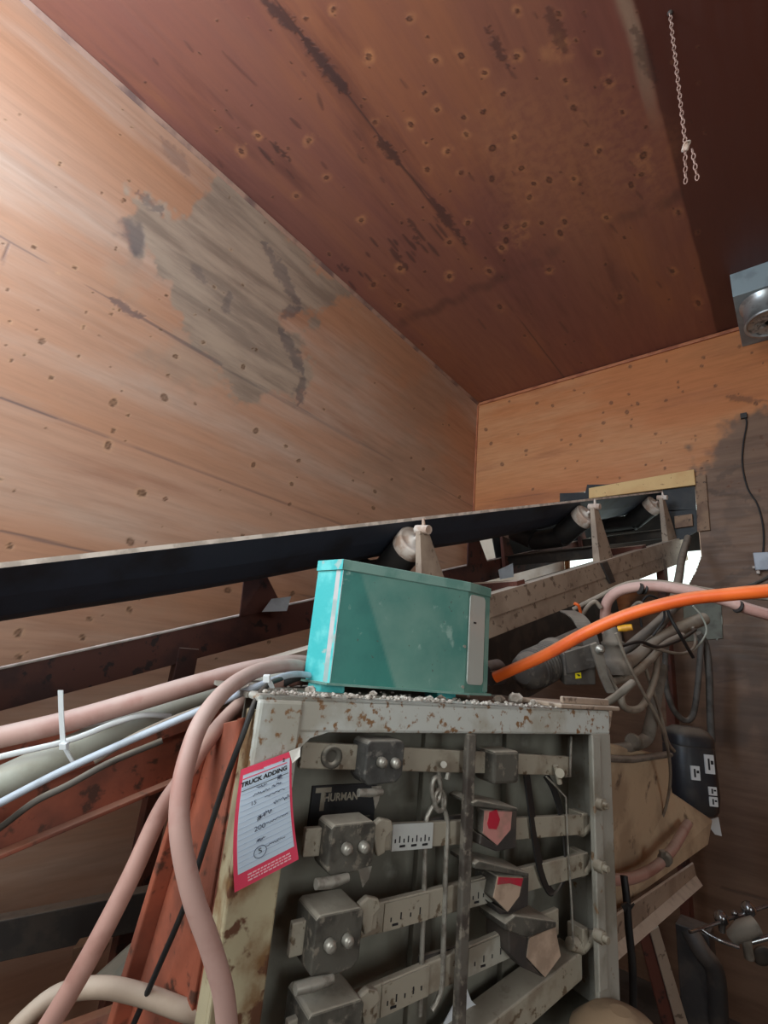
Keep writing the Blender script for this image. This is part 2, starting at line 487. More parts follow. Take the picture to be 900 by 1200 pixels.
M_WALL = plywood('weathered_plywood', (174, 122, 90), (184, 142, 116), (166, 142, 120), (66, 60, 66), (5, .5, 7), .48, spec=.6, mott=((186, 158, 138), (152, 98, 70)))
M_CEIL = plywood('red_stained_plywood', (124, 74, 62), (138, 86, 66), (160, 130, 108), (58, 40, 38), (6, .6, 4), .46, extra=(84, 44, 35), halo=(190, 128, 84), knot=(70, 40, 32), gk=.16, spec=.6, mott=((150, 92, 62), (92, 52, 44)))
M_END = plywood('orange_plywood', (184, 112, 64), (192, 126, 78), (110, 88, 72), (52, 40, 33), (.8, 6, 9), .6, knot=(96, 58, 36), halo=(212, 150, 98), mott=((196, 140, 96), (150, 88, 54)))
M_PLAIN = mat('bare_boards', (150, 105, 75), .7, c2=(120, 80, 58), s2=2)
M_FLOOR = mat('dusty_concrete', (92, 84, 76), .9, c2=(66, 58, 52), s2=3)

BX0, RX1, BY = WX, 2.6, -1.5     # room limits
sheet('wall_left', (WX, -.35, .9), (0, 1, 0), (0, 0, 1), EY + .35, CZ - .9, .0075, M_WALL, paint_left,
      far=[[(WX, BY, 0), (WX, EY, 0), (WX, EY, .9), (WX, BY, .9)], [(WX, BY, .9), (WX, -.35, .9), (WX, -.35, CZ), (WX, BY, CZ)]])
sheet('ceiling', (WX, -.35, CZ), (1, 0, 0), (0, 1, 0), 2.75, EY + .35, .0068, M_CEIL, paint_ceil,
      far=[[(WX, BY, CZ), (RX1, BY, CZ), (RX1, -.35, CZ), (WX, -.35, CZ)], [(WX + 2.75, -.35, CZ), (RX1, -.35, CZ), (RX1, EY, CZ), (WX + 2.75, EY, CZ)]])
HX0, HX1, HZ0, HZ1 = -1.29, -.435, 2.245, 2.985
HOLE = [(HX0, HZ0), (-.52, HZ0 - .01), (-.47, 2.33), (-.435, 2.42), (-.435, HZ1), (HX0, HZ1)]


def hole_fn(c): return poly_sd(c[:, 0], c[:, 2], HOLE) < 0


sheet('wall_back', (WX, EY, 0), (1, 0, 0), (0, 0, 1), 2.55, CZ, .0075, M_END, paint_end, hole_fn,
      far=[[(WX + 2.55, EY, 0), (RX1, EY, 0), (RX1, EY, CZ), (WX + 2.55, EY, CZ)]])
mb = MB()
for (a, b) in zip(HOLE, HOLE[1:] + HOLE[:1]):
    mb.add([(a[0], EY, a[1]), (b[0], EY, b[1]), (b[0], EY + .03, b[1]), (a[0], EY + .03, a[1])], [(0, 1, 2, 3)])
obj('trim_3', mb, M_PLAIN, kind='structure')
obj('floor', MB().box(FW, (WX, BY, -.05), (RX1, EY, 0)), M_FLOOR, kind='structure')
wr_ = MB().box(FW, (RX1, BY, 0), (RX1 + .05, EY, 1.3)).box(FW, (RX1, BY, 2.7), (RX1 + .05, EY, CZ)).box(FW, (RX1, BY, 1.3), (RX1 + .05, -1.2, 2.7)).box(FW, (RX1, .2, 1.3), (RX1 + .05, EY, 2.7))
obj('wall_right', wr_, M_PLAIN, kind='structure')  # its opening is made for the added right fill lamp
# wall behind the camera with the tall doorway the daylight comes through
mb = MB().box(FW, (.2, BY, 0), (RX1, BY + .05, CZ)).box(FW, (WX, BY, 0), (.2, BY + .05, 1.6)).box(FW, (WX, BY, 3.85), (.2, BY + .05, CZ))
obj('wall_front', mb, M_PLAIN, kind='structure')
M_TRIM = mat('trim_wood', (176, 108, 72), .55, c2=(150, 84, 56), s2=6)
y0 = EY - .018
obj('trim_1', MB().box(FW, (WX + .02, y0, CZ - .03), (.6, EY - .001, CZ - .004)), M_TRIM, bevel=.004, kind='structure')
obj('trim_2', MB().prism([(WX + .001, -.3, CZ - .022), (WX + .02, -.3, CZ - .003), (WX + .001, -.3, CZ - .003)], (0, EY + .28, 0)),
    mat('trim_grey_wood', (150, 112, 92), .55, c2=(105, 76, 66), s2=5), kind='structure')
obj('trim_4', MB().box(FW, (WX + .001, EY - .014, 2.0), (WX + .014, EY - .001, CZ - .03)), M_TRIM, kind='structure')

# ------------------------------------------------------------------ shared materials
M_ORANGE = mat('rusty_orange_paint', (166, 90, 66), .65, c2=(124, 70, 54), s2=7, lo=.38, hi=.66, c3=(86, 54, 42), s3=34, lo3=.55, hi3=.68, dust=(205, 160, 134), dk=.55)
M_GREYRAIL = mat('dusty_grey_steel', (164, 144, 126), .7, c2=(142, 122, 106), s2=6, c3=(110, 92, 78), s3=30, dust=(214, 200, 184), dk=.9)
M_BROWN = mat('dark_red_primer', (98, 54, 42), .65, c2=(74, 42, 36), s2=6, c3=(52, 34, 30), s3=26, dust=(216, 196, 178), dk=.95)
M_BELT = mat('black_belt_rubber', (46, 54, 68), .62, c2=(30, 32, 38), s2=3, bump=.05, dust=(190, 182, 174), dk=.5)
M_EDGE = mat('dusty_belt_edge', (226, 212, 200), .8, c2=(188, 174, 162), s2=20)
M_BLACK = mat('black_rubber', (26, 26, 28), .6, c2=(40, 38, 37), s2=10, dust=(120, 110, 100), dk=.5)
M_DKSTEEL = mat('dark_steel', (52, 48, 46), .6, c2=(70, 62, 56), s2=12, dust=(140, 128, 116), dk=.7)
M_ROLLEND = mat('worn_roller_cap', (206, 192, 180), .6, c2=(176, 148, 130), s2=18, dust=(225, 215, 205), dk=.6)
M_CREAM = mat('pale_cream', (224, 208, 186), .7, c2=(206, 186, 160), s2=5)
M_TIN = mat('lit_tin', (214, 222, 232), .4, 0, c2=(190, 198, 208), s2=10)  # light falling on the foot plates, put into a pale colour

# ------------------------------------------------------------------ belt conveyor
conv = thing('belt_conveyor', 'inclined troughed belt conveyor on steel rails, rising through the opening in the end wall', 'conveyor', (CP[0] - .3, CP[1], 0))
EDG = .003


def channel(c_out, side, n0, n1, d0, d1, fl=.055, t=.008):
    m = MB(); c1 = c_out + side * t; c2 = c_out + side * fl
    m.box(FQ, (d0, min(c_out, c1), n1), (d1, max(c_out, c1), n0))
    m.box(FQ, (d0, min(c1, c2), n0 - t), (d1, max(c1, c2), n0)); m.box(FQ, (d0, min(c1, c2), n1), (d1, max(c1, c2), n1 + t)); return m


near1 = obj('rail', channel(0, -1, 0.0, -.195, -2.1, -.93), M_ORANGE, conv, .002); near1['label'] = 'rusty orange lower length of the near rail'
near2 = obj('rail', channel(0, -1, 0.0, -.16, -.93, 2.2), M_GREYRAIL, conv, .002); near2['label'] = 'dusty grey upper length of the near rail'
obj('rail_lip', MB().box(FQ, (-.93, .0, -.085), (2.2, .007, .001)), M_GREYRAIL, near2, .002)
obj('rail_lip', MB().box(FQ, (-2.1, .0, -.195), (-.93, .03, -.187)).box(FQ, (-2.1, 0, -.1), (-.93, .006, .0)), M_ORANGE, near1, .002)
far = obj('rail', channel(-.65, -1, .072, -.045, -2.2, 2.2, .05), M_BROWN, conv, .002); far['label'] = 'dark red far rail with a dusty top edge'
obj('rail_edge', MB().box(FQ, (-2.2, -.70, .072), (2.2, -.6485, .0765)), M_EDGE, far)
# trough belt, its thickness given by the inside skin
NE, NB = .325, .225; CE = -.075; CBEND = -.235; CM = -.325
prof = [(CE, NE), (CE - .08, NE - .055), (CBEND, NB + .003), (CBEND - .04, NB - .006), (CM, NB - .01)]
prof = prof + [(2 * CM - c, n) for c, n in prof[-2::-1]]
rings = []
for k in range(60):
    d = -2.3 + 5.3 * k / 59
    sag = -.008 * math.sin(math.pi * (d + .26) / 1.3) ** 2
    rings.append([Q(d, c, n + sag * (abs(c - CM) < .2)) for c, n in prof] + [Q(d, c, n + .011 + sag * (abs(c - CM) < .2)) for c, n in prof[::-1]])
belt = obj('belt', MB().loft(rings, True, True, False), M_BELT, conv)
obj('belt_edge', MB().box(FQ, (-2.3, CE - .002, NE + .001), (2.9, CE + .003, NE + .0125)), M_EDGE, belt)


def idler(d, sk=0.0):
    cross = obj('idler_frame', MB().box(FQ, (d - .035, -.66, .0745), (d + .035, -.06, .080)).box(FQ, (d - .005, -.655, .015), (d + .005, -.06, .075)), M_DKSTEEL, conv, .002)
    for sgn in (1, -1):
        c0 = CM + sgn * .307
        b = MB().prism([Q(d - .075, c0, .0), Q(d + .085, c0, .0), Q(d + .022, c0, .275), Q(d - .022, c0, .285)], CC * .007)
        b.prism([Q(d - .075, c0 - sgn * .03, .0), Q(d - .075, c0, .0), Q(d - .022, c0, .285), Q(d - .022, c0 - sgn * .016, .285)], CD * .006)
        br = obj('bracket', b, M_GREYRAIL if sgn > 0 else M_BROWN, cross, .0015)
        bolt = MB(); bolt.cyl(Q(d, c0 - .03, .292), Q(d, c0 + .03, .282), .017, seg=8); bolt.cyl(Q(d, c0 + .004, .282), Q(d + .006, c0 + .006, .325), .009, .005, 8)
        obj('bolt', bolt, M_ROLLEND, cross)
    for sgn in (1, -1):
        ax = (sgn * .866, .5); c1, n1 = CM + sgn * .258, .256
        c2, n2 = c1 - ax[0] * .195, n1 - ax[1] * .195 - .0
        body = obj('roller', MB().cyl(Q(d, c1 - ax[0] * .05, n1 - ax[1] * .05), Q(d, c2, n2), .063, seg=32), M_BLACK, cross)
        e0, e1 = Q(d, c1 - ax[0] * .05, n1 - ax[1] * .05), Q(d, c1, n1); axv = nrm(e1 - e0)
        ln = np.linalg.norm(e1 - e0)
        obj('roller_cap', MB().lathe(e0, axv, [(.0632, -.002), (.0645, .004), (.0645, ln - .004), (.060, ln), (.052, ln), (.050, ln - .002), (.022, ln - .001), (.02, ln + .004), (.008, ln + .006), (.008, ln + .022)], 32), M_ROLLEND, body)
    obj('roller', MB().cyl(Q(d, CM - .1, .15), Q(d, CM + .1, .15), .056, seg=28), M_BLACK, cross)
    return cross


for d in (-.265, 1.05, 2.02): idler(d)
for d in (-1.6,): idler(d)
obj('side_blocker', MB().box(FQ, (.98, -.668, .06), (2.9, -.660, .27)), M_BLACK, conv)  # added dark sheet, hides the bright opening beyond the far rail
obj('end_blocker', MB().prism([Q(2.5, -.67, -.13), Q(2.5, -.67, .30), Q(2.5, -.52, .20), Q(2.5, -.14, .20), Q(2.5, .02, .31), Q(2.5, .02, -.13)], CD * .006), M_BLACK, conv)  # added dark sheet, blocks the daylight between belt and rails
obj('shade_sheet', MB().box(FQ, (-.12, -.34, -.62), (1.75, -.33, -.05)), M_DKSTEEL, conv)  # added dark sheet standing in for the shade under the near rail
# gusset plates and posts on the far rail, tin foot painted as if lit
for d in (-.69, .70):
    g = MB().prism([Q(d - .03, -.64, .07), Q(d + .16, -.64, .07), Q(d + .10, -.625, .215), Q(d + .01, -.63, .235)], CC * -.008)
    obj('gusset', g, M_BROWN, conv, .002)
    tz = 1.84 if d < 0 else 2.72
    tin = obj('foot_plate', MB().prism([at(u, v, tz) for u, v in (((307, 717), (318, 702), (341, 699), (336, 716)) if d < 0 else ((584, 668), (601, 660), (602, 676), (586, 679)))], R[:, 2] * .004), M_TIN, conv)
    tin['label'] = 'tin foot plate on the far rail, its lit look put into pale colour'
p0 = Q(*[qp(228, 770, -.66)[0], -.66, -.04])
for d in (-.93, .55):
    p = Q(d, -.67, -.03); obj('leg', MB().box((p, CC, nrm(np.cross(UP, CC)), UP), (-.03, -.035, -p[2]), (.03, .035, .03)), M_BROWN, conv, .002)
for d in (1.8,):
    p = Q(d, -.02, -.1); obj('leg', MB().box((p, CC, nrm(np.cross(UP, CC)), UP), (-.025, -.03, -p[2]), (.02, .03, .0)), M_BROWN, conv, .002)
# cross braces between the rails
for d in (.25, 1.55):
    obj('cross_brace', MB().box(FQ, (d - .03, -.65, -.03), (d + .03, -.008, .02)), M_BROWN, conv, .002)
obj('clip', MB().prism([Q(*[qp(700, 655, .0)[0]] + [.008, -.005]), Q(qp(704, 655, .0)[0] + .03, .008, -.005), Q(qp(714, 680, .0)[0] + .03, .008, -.12), Q(qp(711, 680, .0)[0], .008, -.12)], CC * .01), M_DKSTEEL, conv)

# ------------------------------------------------------------------ scale cabinet
M_CAB = mat('chipped_pale_paint', (188, 190, 184), .55, c2=(166, 162, 150), s2=9, c3=(132, 96, 62), s3=62, lo3=.555, hi3=.66, dust=(176, 168, 158), dk=.6)
M_CABR = mat('dusty_shaded_pale_paint', (152, 148, 138), .6, c2=(126, 120, 108), s2=8, c3=(120, 92, 66), s3=30, lo3=.63, hi3=.70, dust=(150, 140, 128), dk=.7)  # darker copy of the cabinet paint, shade of the right end put in
M_INNER = mat('dusty_grey_green_panel', (126, 124, 112), .7, c2=(94, 90, 80), s2=4, c3=(124, 122, 112), s3=16, lo3=.55, hi3=.75)
M_BEAM = mat('dusty_beam_steel', (156, 148, 132), .6, .1, c2=(132, 120, 104), s2=14, c3=(100, 84, 66), s3=50, dust=(170, 160, 146), dk=.8)
M_POISE = mat('grimy_cast_iron', (82, 78, 70), .8, c2=(56, 52, 46), s2=16, c3=(120, 112, 100), s3=60, lo3=.55, hi3=.7, dust=(168, 160, 146), dk=.95, bump=.5)
M_NICKEL = mat('dull_nickel', (168, 164, 154), .4, .5, c2=(132, 126, 116), s2=40)
M_PLATE = mat('pale_scale_plate', (186, 188, 184), .5, .0, c2=(150, 148, 140), s2=16)
M_PLATED = mat('dusty_scale_plate', (158, 154, 142), .6, .0, c2=(134, 126, 112), s2=16)
M_INK = mat('black_ink', (24, 24, 28), .6, bump=0)
M_RED = mat('dusty_red_paint', (176, 30, 52), .6, c2=(150, 60, 66), s2=25)
M_TANFACE = mat('dusty_tan_face', (176, 152, 132), .7, c2=(150, 128, 110), s2=20)
M_RUSTPOST = mat('rust_streaked_paint', (170, 158, 128), .65, c2=(120, 86, 50), s2=14, lo=.36, hi=.62, c3=(92, 56, 34), s3=26, lo3=.56, hi3=.64)

M_DUSTSTEEL = mat('rusted_dusty_steel', (92, 86, 78), .75, c2=(64, 56, 50), s2=20, c3=(124, 116, 104), s3=50, lo3=.52, hi3=.66)
cab = thing('scale_cabinet', 'open fronted pale painted steel scale cabinet with chipped frame, full of weigh beams', 'cabinet', K(.43, .18, 0))
DEP = .36
obj('top_rail', MB().box(FK(), (-.018, 0, 1.471), (.885, .012, 1.526)).box(FK(), (-.018, 0, 1.514), (.885, .06, 1.526)), M_CAB, cab, .005)
p = obj('corner_post', MB().box(FK(), (-.018, -.004, 1.365), (.058, .010, 1.520)), M_CAB, cab, .006); p['label'] = 'chipped white top of the left post'
p = obj('corner_post', MB().box(FK(), (-.018, 0, 0), (.058, .012, 1.366)).box(FK(), (-.018, .012, 0), (-.006, .055, 1.5)), M_RUSTPOST, cab, .003); p['label'] = 'rust streaked left post'
# welded fillet in the inner corner
obj('corner_fillet', MB().prism([K(.058, .002, 1.472), K(.11, .002, 1.472), K(.078, .002, 1.463), K(.064, .002, 1.45), K(.058, .002, 1.425)], CB * .01), M_CAB, cab)
p = obj('corner_post', MB().box(FK(), (.812, 0, 0), (.885, .012, 1.474)).box(FK(), (.873, .012, 0), (.885, .07, 1.5)), M_CABR, cab, .003)
p['label'] = 'dusty right post with bolts, painted in the shaded tone'
obj('post_strip', MB().box(FK(), (.806, -.006, .98), (.835, .0, 1.468)), M_CABR, p, .002)
for (u, v) in ((703, 942), (703, 1015), (703, 1097)):
    a, z = kp(u, v, -.01); obj('bolt', MB().cyl(K(a, -.02, z), K(a, 0, z), .013, seg=6).cyl(K(a, -.03, z), K(a, -.02, z), .007, seg=10), M_BEAM, p)
obj('top_plate', MB().box(FK(), (-.018, .06, 1.514), (.885, DEP, 1.522)), M_CABR, cab)
obj('back_panel', MB().box(FK(), (.0, .12, .90), (.885, .126, 1.514)), M_INNER, cab)
obj('side_panel', MB().box(FK(), (.879, .05, .9), (.885, DEP, 1.514)), M_CABR, cab)
M_SIDE = M_ORANGE
obj('bottom_shelf', MB().box(FK(), (-.0, .012, .90), (.885, .12, .91)), M_INNER, cab)
obj('inner_channel', MB().prism([K(*x) for x in ((.40, .03, .885), (.80, .03, .985), (.80, .03, 1.035), (.40, .03, .945))], CB * .06), M_BEAM, cab, .003)
obj('mullion', MB().box(FK((.415, 0, 0)), (-.001, -.006, .9), (.021, .008, 1.472)), M_DUSTSTEEL, cab, .003)
for k, (u, v) in enumerate(((592, 868), (497, 868))):
    a, z = kp(u, v, .11); obj('back_rib', MB().box(FK((a, 0, 0)), (0, .105, .91), (.045, .12, 1.51)), M_INNER, cab, .002)
for (u, v) in ((548, 965), (547, 1120)):
    a, z = kp(u, v, .02); obj('stay', MB().box(FK((a, 0, z)), (-.10, .03, -.008), (.0, .036, .012)), M_DKSTEEL, cab)
# gantry corner bracket at the right end of the top
obj('corner_bracket', MB().box(FK(), (.70, .0, 1.526), (.93, .14, 1.536)).box(FK(), (.72, .01, 1.536), (.90, .02, 1.552)).prism([K(.885, 0, 1.48), K(.90, 0, 1.526), K(.885, 0, 1.526)], CB * .1), M_GREYRAIL, cab, .003)
# maker's plate, left rear
plate_c = kp(408, 937, .155)


def back_pt(a0, z0): return lambda x, y: K(a0 + x, .1135, z0 + y)


aL, zT = kp(366, 921, .118); aR, zB = kp(432, 957, .118)
mp = obj('maker_plate', MB().box(FK(), (aL, .1145, zB - .012), (aR + .01, .12, zT)), mat('black_plate', (30, 30, 33), .5, c2=(44, 44, 46), s2=14), cab)
mp['label'] = 'black plate lettered THURMAN'
at_c, tz_c = kp(378, 938, .1135); hu_c, hz_c = kp(400, 934, .1135)
obj('lettering', text_mesh('T', lambda x, y: K(at_c + x, .1135, tz_c + y), .050, .002), M_BEAM, mp)
obj('lettering', text_mesh('HURMAN', lambda x, y: K(hu_c + x * .92, .1135, hz_c + y), .0185, .0006, 1.0), M_BEAM, mp)
for k in range(2):
    obj('lettering', MB().box(FK(), (aL + .07, .1135, zB + .002 - k * .008), (aR, .1145, zB + .004 - k * .008)), M_INNER, mp)

# the orange steel column on the left of the cabinet
colm = thing('steel_column', 'rusty orange steel column leaning against the left side of the cabinet', 'column', K(-.03, .15, 0))


def side_pt(u, v, a):
    r = ray(u, v); t = ((CABO + CA * a - EYE) @ CA) / (r @ CA); return EYE + r * t


def quad_on(a, pts): return [side_pt(u, v, a) for u, v in pts]


e = [at(249, 850, .87), at(303, 838, .765), at(242, 1200, .70), at(144, 1200, .82)]
dn_ = (e[2] - e[1]) / (e[1][2] - e[2][2]); dn2 = (e[3] - e[0]) / (e[0][2] - e[3][2])
e[2] = e[2] + dn_ * e[2][2]; e[3] = e[3] + dn2 * e[3][2]
vn = nrm(np.cross(e[1] - e[0], e[3] - e[0])); vn = vn if vn @ (EYE - e[0]) < 0 else -vn
obj('web_plate', MB().prism(e, vn * .010), M_ORANGE, colm, .002)
lerp = lambda a, b, t: a + (b - a) * t
f0, f1 = lerp(e[0], e[1], .70), lerp(e[3], e[2], .88)
obj('flange', MB().prism([f0 - vn * .012, lerp(e[0], e[1], .8) - vn * .012, lerp(e[3], e[2], .96) - vn * .012, f1 - vn * .012], vn * .012), M_ORANGE, colm, .003)
obj('flange', MB().prism([e[0] - vn * .03, lerp(e[0], e[1], .08) - vn * .03, lerp(e[3], e[2], .08) - vn * .03, e[3] - vn * .03], vn * .03), M_ORANGE, colm, .003)

# ------------------------------------------------------------------ weigh beams
GB = 'weigh beams in the scale cabinet'
BO = .020      # how far behind the cabinet front the bars hang


def beam(name, label, px0, px1, h):
    p0, p1 = kp(*px0, BO), kp(*px1, BO)
    t = thing('weigh_beam', label, 'weigh beam', K((p0[0] + p1[0]) / 2, BO, (p0[1] + p1[1]) / 2), GB)
    sl = (p1[1] - p0[1]) / (p1[0] - p0[0])
    m = MB().prism([K(p0[0], BO, p0[1] - h / 2), K(p1[0], BO, p1[1] - h / 2), K(p1[0], BO, p1[1] + h / 2), K(p0[0], BO, p0[1] + h / 2)], CB * .012)
    obj('bar', m, M_BEAM, t, .002)
    return t, (lambda a: p0[1] + sl * (a - p0[0]))


def poise(t, u0, u1, v0, v1, bolts=(), dep=.05, f0=-.012, m_=None):
    a0, z1 = kp(u0, (v0), f0); a1, z0 = kp(u1, v1, f0); ch = .006
    m = MB()
    m.prism([K(a0, f0, z0 + .010), K(a0 + .010, f0, z0), K(a1 - .012, f0, z0 + .003), K(a1, f0, z0 + .014), K(a1 + .001, f0, z1 - ch), K(a1 - ch, f0, z1), K(a0 + ch, f0, z1), K(a0, f0, z1 - ch)], CB * dep)
    p = obj('poise', m, m_ or M_POISE, t, .003)
    for (u, v) in bolts:
        a, z = kp(u, v, f0 - .01)
        obj('bolt', MB().lathe(K(a, f0 - .002, z), -CB, [(.0088, 0), (.0088, .007), (.007, .012), (.003, .013)], 12), M_NICKEL, p)
    return p


def handle(p, pts, r=.0075):
    obj('handle', MB().tube([kq(u, v, -.022) for u, v in pts], [r, r * 1.1, r * .8] if len(pts) == 3 else r, 12), M_NICKEL, p)


def drips(p, pts):
    obj('paint_drip', MB().prism([kq(u, v, -.0135) for u, v in pts], CB * .002), M_NICKEL, p)


def fork(t, u, v, w=13, h=24):
    """curved jaw straddling the bar beside the poise"""
    m = MB()
    for f in (.0, .034):
        m.prism([kq(u - w, v - h * .55, f), kq(u - w * .2, v - h * .95, f), kq(u + w * .8, v - h * .85, f), kq(u + w, v - h * .4, f), kq(u + w * .35, v, f), kq(u + w * .2, v + h * .75, f), kq(u - w * .5, v + h * .95, f), kq(u - w * .7, v + h * .3, f)], CB * .012)
    m.box(FK((kp(u, v, .02)[0], 0, kp(u, v, .02)[1])), (-.014, .004, -.012), (.004, .04, .016))
    obj('jaw', m, M_BEAM, t, .003)


def scale_plate(t, fn, u0, u1, v, h, ticks=9, pm=None):
    a0, a1 = kp(u0, v, BO)[0], kp(u1, v, BO)[0]; z_off = BO
    m = MB().prism([K(a0, z_off - .003, fn(a0) - h / 2), K(a1, z_off - .003, fn(a1) - h / 2), K(a1, z_off - .003, fn(a1) + h / 2), K(a0, z_off - .003, fn(a0) + h / 2)], CB * .003)
    p = obj('scale_plate', m, pm or M_PLATE, t)
    k = MB()
    for i in range(ticks):
        a = a0 + (a1 - a0) * (i + .7) / (ticks + .6); z = fn(a); hh = .010 if i % 2 else .006
        k.box(FK(), (a - .0012, z_off - .0036, z - h * .2), (a + .0012, z_off - .003, z - h * .2 + hh))
    obj('graduations', k, M_INK, p)
    for i in range(3 if ticks > 7 else 1):
        a = a0 + (a1 - a0) * (.25 + .28 * i); z = fn(a) - h * .30
        obj('graduations', MB().box(FK(), (a - .006, z_off - .0036, z - .003), (a + .006, z_off - .003, z + .0005)), M_INK, p)
    return p


def cap_poise(t, face, roof, side, red):
    """counterpoise hung over the bar: pointed face plate, overhanging dusty roof, dark cheek on the right (pixel outlines)"""
    f0 = -.006
    P = [kp(u, v, f0) for u, v in face]
    m = MB().prism([K(a, f0, z) for a, z in P], CB * .055)
    p = obj('counterpoise', m, M_POISE, t, .002)
    cen = np.mean(np.array(P), 0)
    obj('face_plate', MB().prism([K(*(lambda q: (q[0], f0 - .002, q[1]))(cen + (np.array(x) - cen) * .96)) for x in P], CB * .003), M_TANFACE if red != 1 else M_PINKFACE, p)
    if red == 1:
        a, z = P[0][0] + .024, P[0][1] - .018
        obj('red_spot', MB().prism([K(a + .017 * math.cos(q) * w, f0 - .0032, z + .017 * math.sin(q) * w) for q, w in [(2 * math.pi * k / 11, (1, .85, 1.1, .9, 1.05, .8, 1, 1.1, .9, 1.1, .95)[k]) for k in range(11)]], CB * .002), M_RED, p)
    if red == 2:
        q0, q1, q2 = np.array(P[0]), np.array(P[1]), np.array(P[2])
        b0 = q0 * .60 + np.array(P[-1]) * .40; b1 = q1 * .52 + q2 * .48; bm = (b0 + b1) / 2 + np.array([0, .004])
        obj('red_band', MB().prism([K(x[0], f0 - .0032, x[1]) for x in (q0 + [.003, -.002], q1 + [-.003, -.002], b1 + [-.003, 0], bm, b0 + [.004, 0])], CB * .002), M_RED, p)
    rp = [kp(u, v, -.012) for u, v in roof]
    obj('roof', MB().prism([K(a, -.012, z) for a, z in rp], CB * .07), M_POISE, p, .002)
    sp = [kp(u, v, f0) for u, v in side]
    obj('cheek', MB().prism([K(a, f0, z) for a, z in sp], CB * .06), M_DKSTEEL, p, .002)
    return p


def kq(u, v, off): a, z = kp(u, v, off); return K(a, off, z)


M_PINKFACE = mat('pink_stained_face', (186, 128, 120), .7, c2=(160, 120, 108), s2=22)
M_POISED = mat('dark_cast_iron', (70, 69, 66), .75, c2=(52, 50, 48), s2=16, c3=(104, 100, 94), s3=60, lo3=.56, hi3=.7, dust=(150, 144, 134), dk=.8, bump=.5)
b1, f1_ = beam('weigh_beam', 'topmost weigh beam, with dark block poise, hung with the black strap', (353, 885), (668, 898), .040)
obj('boss', MB().lathe(kq(387, 886, BO), -CB, [(.018, 0), (.018, .010), (.011, .010), (.009, .004)], 20), M_POISE, b1)
p = poise(b1, 431, 471, 868, 919, ((449, 894), (465, 895)), m_=M_POISED)
handle(p, ((420, 929), (434, 929), (448, 928)), .006); drips(p, ((436, 922), (447, 921), (444, 938), (440, 948)))
aL_, zL_ = kp(577, 880, .0); aR_, zR_ = kp(606, 917, .0)
obj('clamp', MB().box(FK(), (aL_, -.006, zR_), (aR_, .05, zL_)), M_POISE, b1, .006)
obj('hook_rod', MB().tube([kq(669, 864, .03), kq(669, 870, .015), kq(668, 910, .015), kq(661, 910, .015)], .0028, 8), M_NICKEL, b1)
obj('eye_bolt', MB().cyl(kq(651, 897, .012), kq(656, 918, .012), .006, seg=10).cyl(kq(656, 906, .0), kq(656, 906, .03), .010, seg=12), M_BEAM, b1)
b2, f2_ = beam('weigh_beam', 'second weigh beam from the top, with white graduated plate and a counterpoise bearing a red spot', (357, 988), (690, 966), .040)
p = poise(b2, 389, 436, 967, 1021, ((408, 996), (428, 994)))
handle(p, ((370, 1036), (388, 1034), (408, 1028))); drips(p, ((420, 1019), (436, 1015), (432, 1030), (425, 1040)))
fork(b2, 449, 982)
scale_plate(b2, f2_, 459, 506, 978, .041)
cap_poise(b2, ((567, 949), (600, 950), (598, 972), (582, 991), (565, 977)), ((554, 941), (560, 938), (607, 947), (607, 951), (554, 945)), ((600, 951), (606, 950), (605, 994), (582, 998), (562, 990), (564, 978), (582, 991), (598, 973)), 1)
b3, f3_ = beam('weigh_beam', 'third weigh beam from the top, with a riveted plate and a counterpoise bearing a red band', (341, 1103), (690, 1012), .044)
p = poise(b3, 371, 420, 1074, 1137, ((388, 1110), (409, 1104)), .07)
handle(p, ((346, 1159), (366, 1154), (390, 1147)))
fork(b3, 434, 1074)
scale_plate(b3, f3_, 449, 500, 1076, .040, 4, M_BEAM)
scale_plate(b3, f3_, 549, 582, 1046, .040, 5, M_PLATED)
cap_poise(b3, ((582, 1026), (613, 1027), (608, 1050), (594, 1069), (577, 1052)), ((556, 1013), (562, 1009), (620, 1023), (620, 1028), (556, 1018)), ((614, 1028), (620, 1027), (619, 1062), (598, 1072), (586, 1072), (578, 1060), (594, 1069), (608, 1051)), 2)
b4, f4_ = beam('weigh_beam', 'lowest weigh beam, with a plain tan counterpoise beside the folded paper', (335, 1222), (655, 1080), .046)
p = poise(b4, 362, 420, 1190, 1250, (), .08)
fork(b4, 434, 1182)
scale_plate(b4, f4_, 446, 500, 1172, .042, 5, M_BEAM); scale_plate(b4, f4_, 548, 612, 1125, .042, 6, M_PLATED)
cap_poise(b4, ((619, 1098), (650, 1084), (657, 1120), (638, 1146), (616, 1122)), ((592, 1083), (604, 1073), (652, 1080), (652, 1087), (618, 1099), (592, 1090)), ((596, 1090), (618, 1099), (616, 1122), (637, 1146), (612, 1134), (597, 1118)), 0)
# pivot lugs on the right post
for tt, (u, v) in ((b2, (684, 966)), (b3, (684, 1012)), (b4, (684, 1100))):
    a, z = kp(u, v, .04)
    obj('pivot_lug', MB().tube([K(a - .05, .04, z), K(a - .02, .035, z - .006), K(a + .01, .03, z + .006), K(a + .04, .02, z)], [.012, .017, .014, .012], 10).box(FK((a, 0, z)), (-.03, .02, -.012), (-.01, .06, .03)), M_BEAM, tt, .002)

# hook and chain links with two long rods hung from the top beam
hk = thing('link_hook', 'steel shackle and links with two long rods, hanging from the top weigh beam', 'hook', K(.345, .03, 1.40))


def kq(u, v, off): a, z = kp(u, v, off); return K(a, off, z)


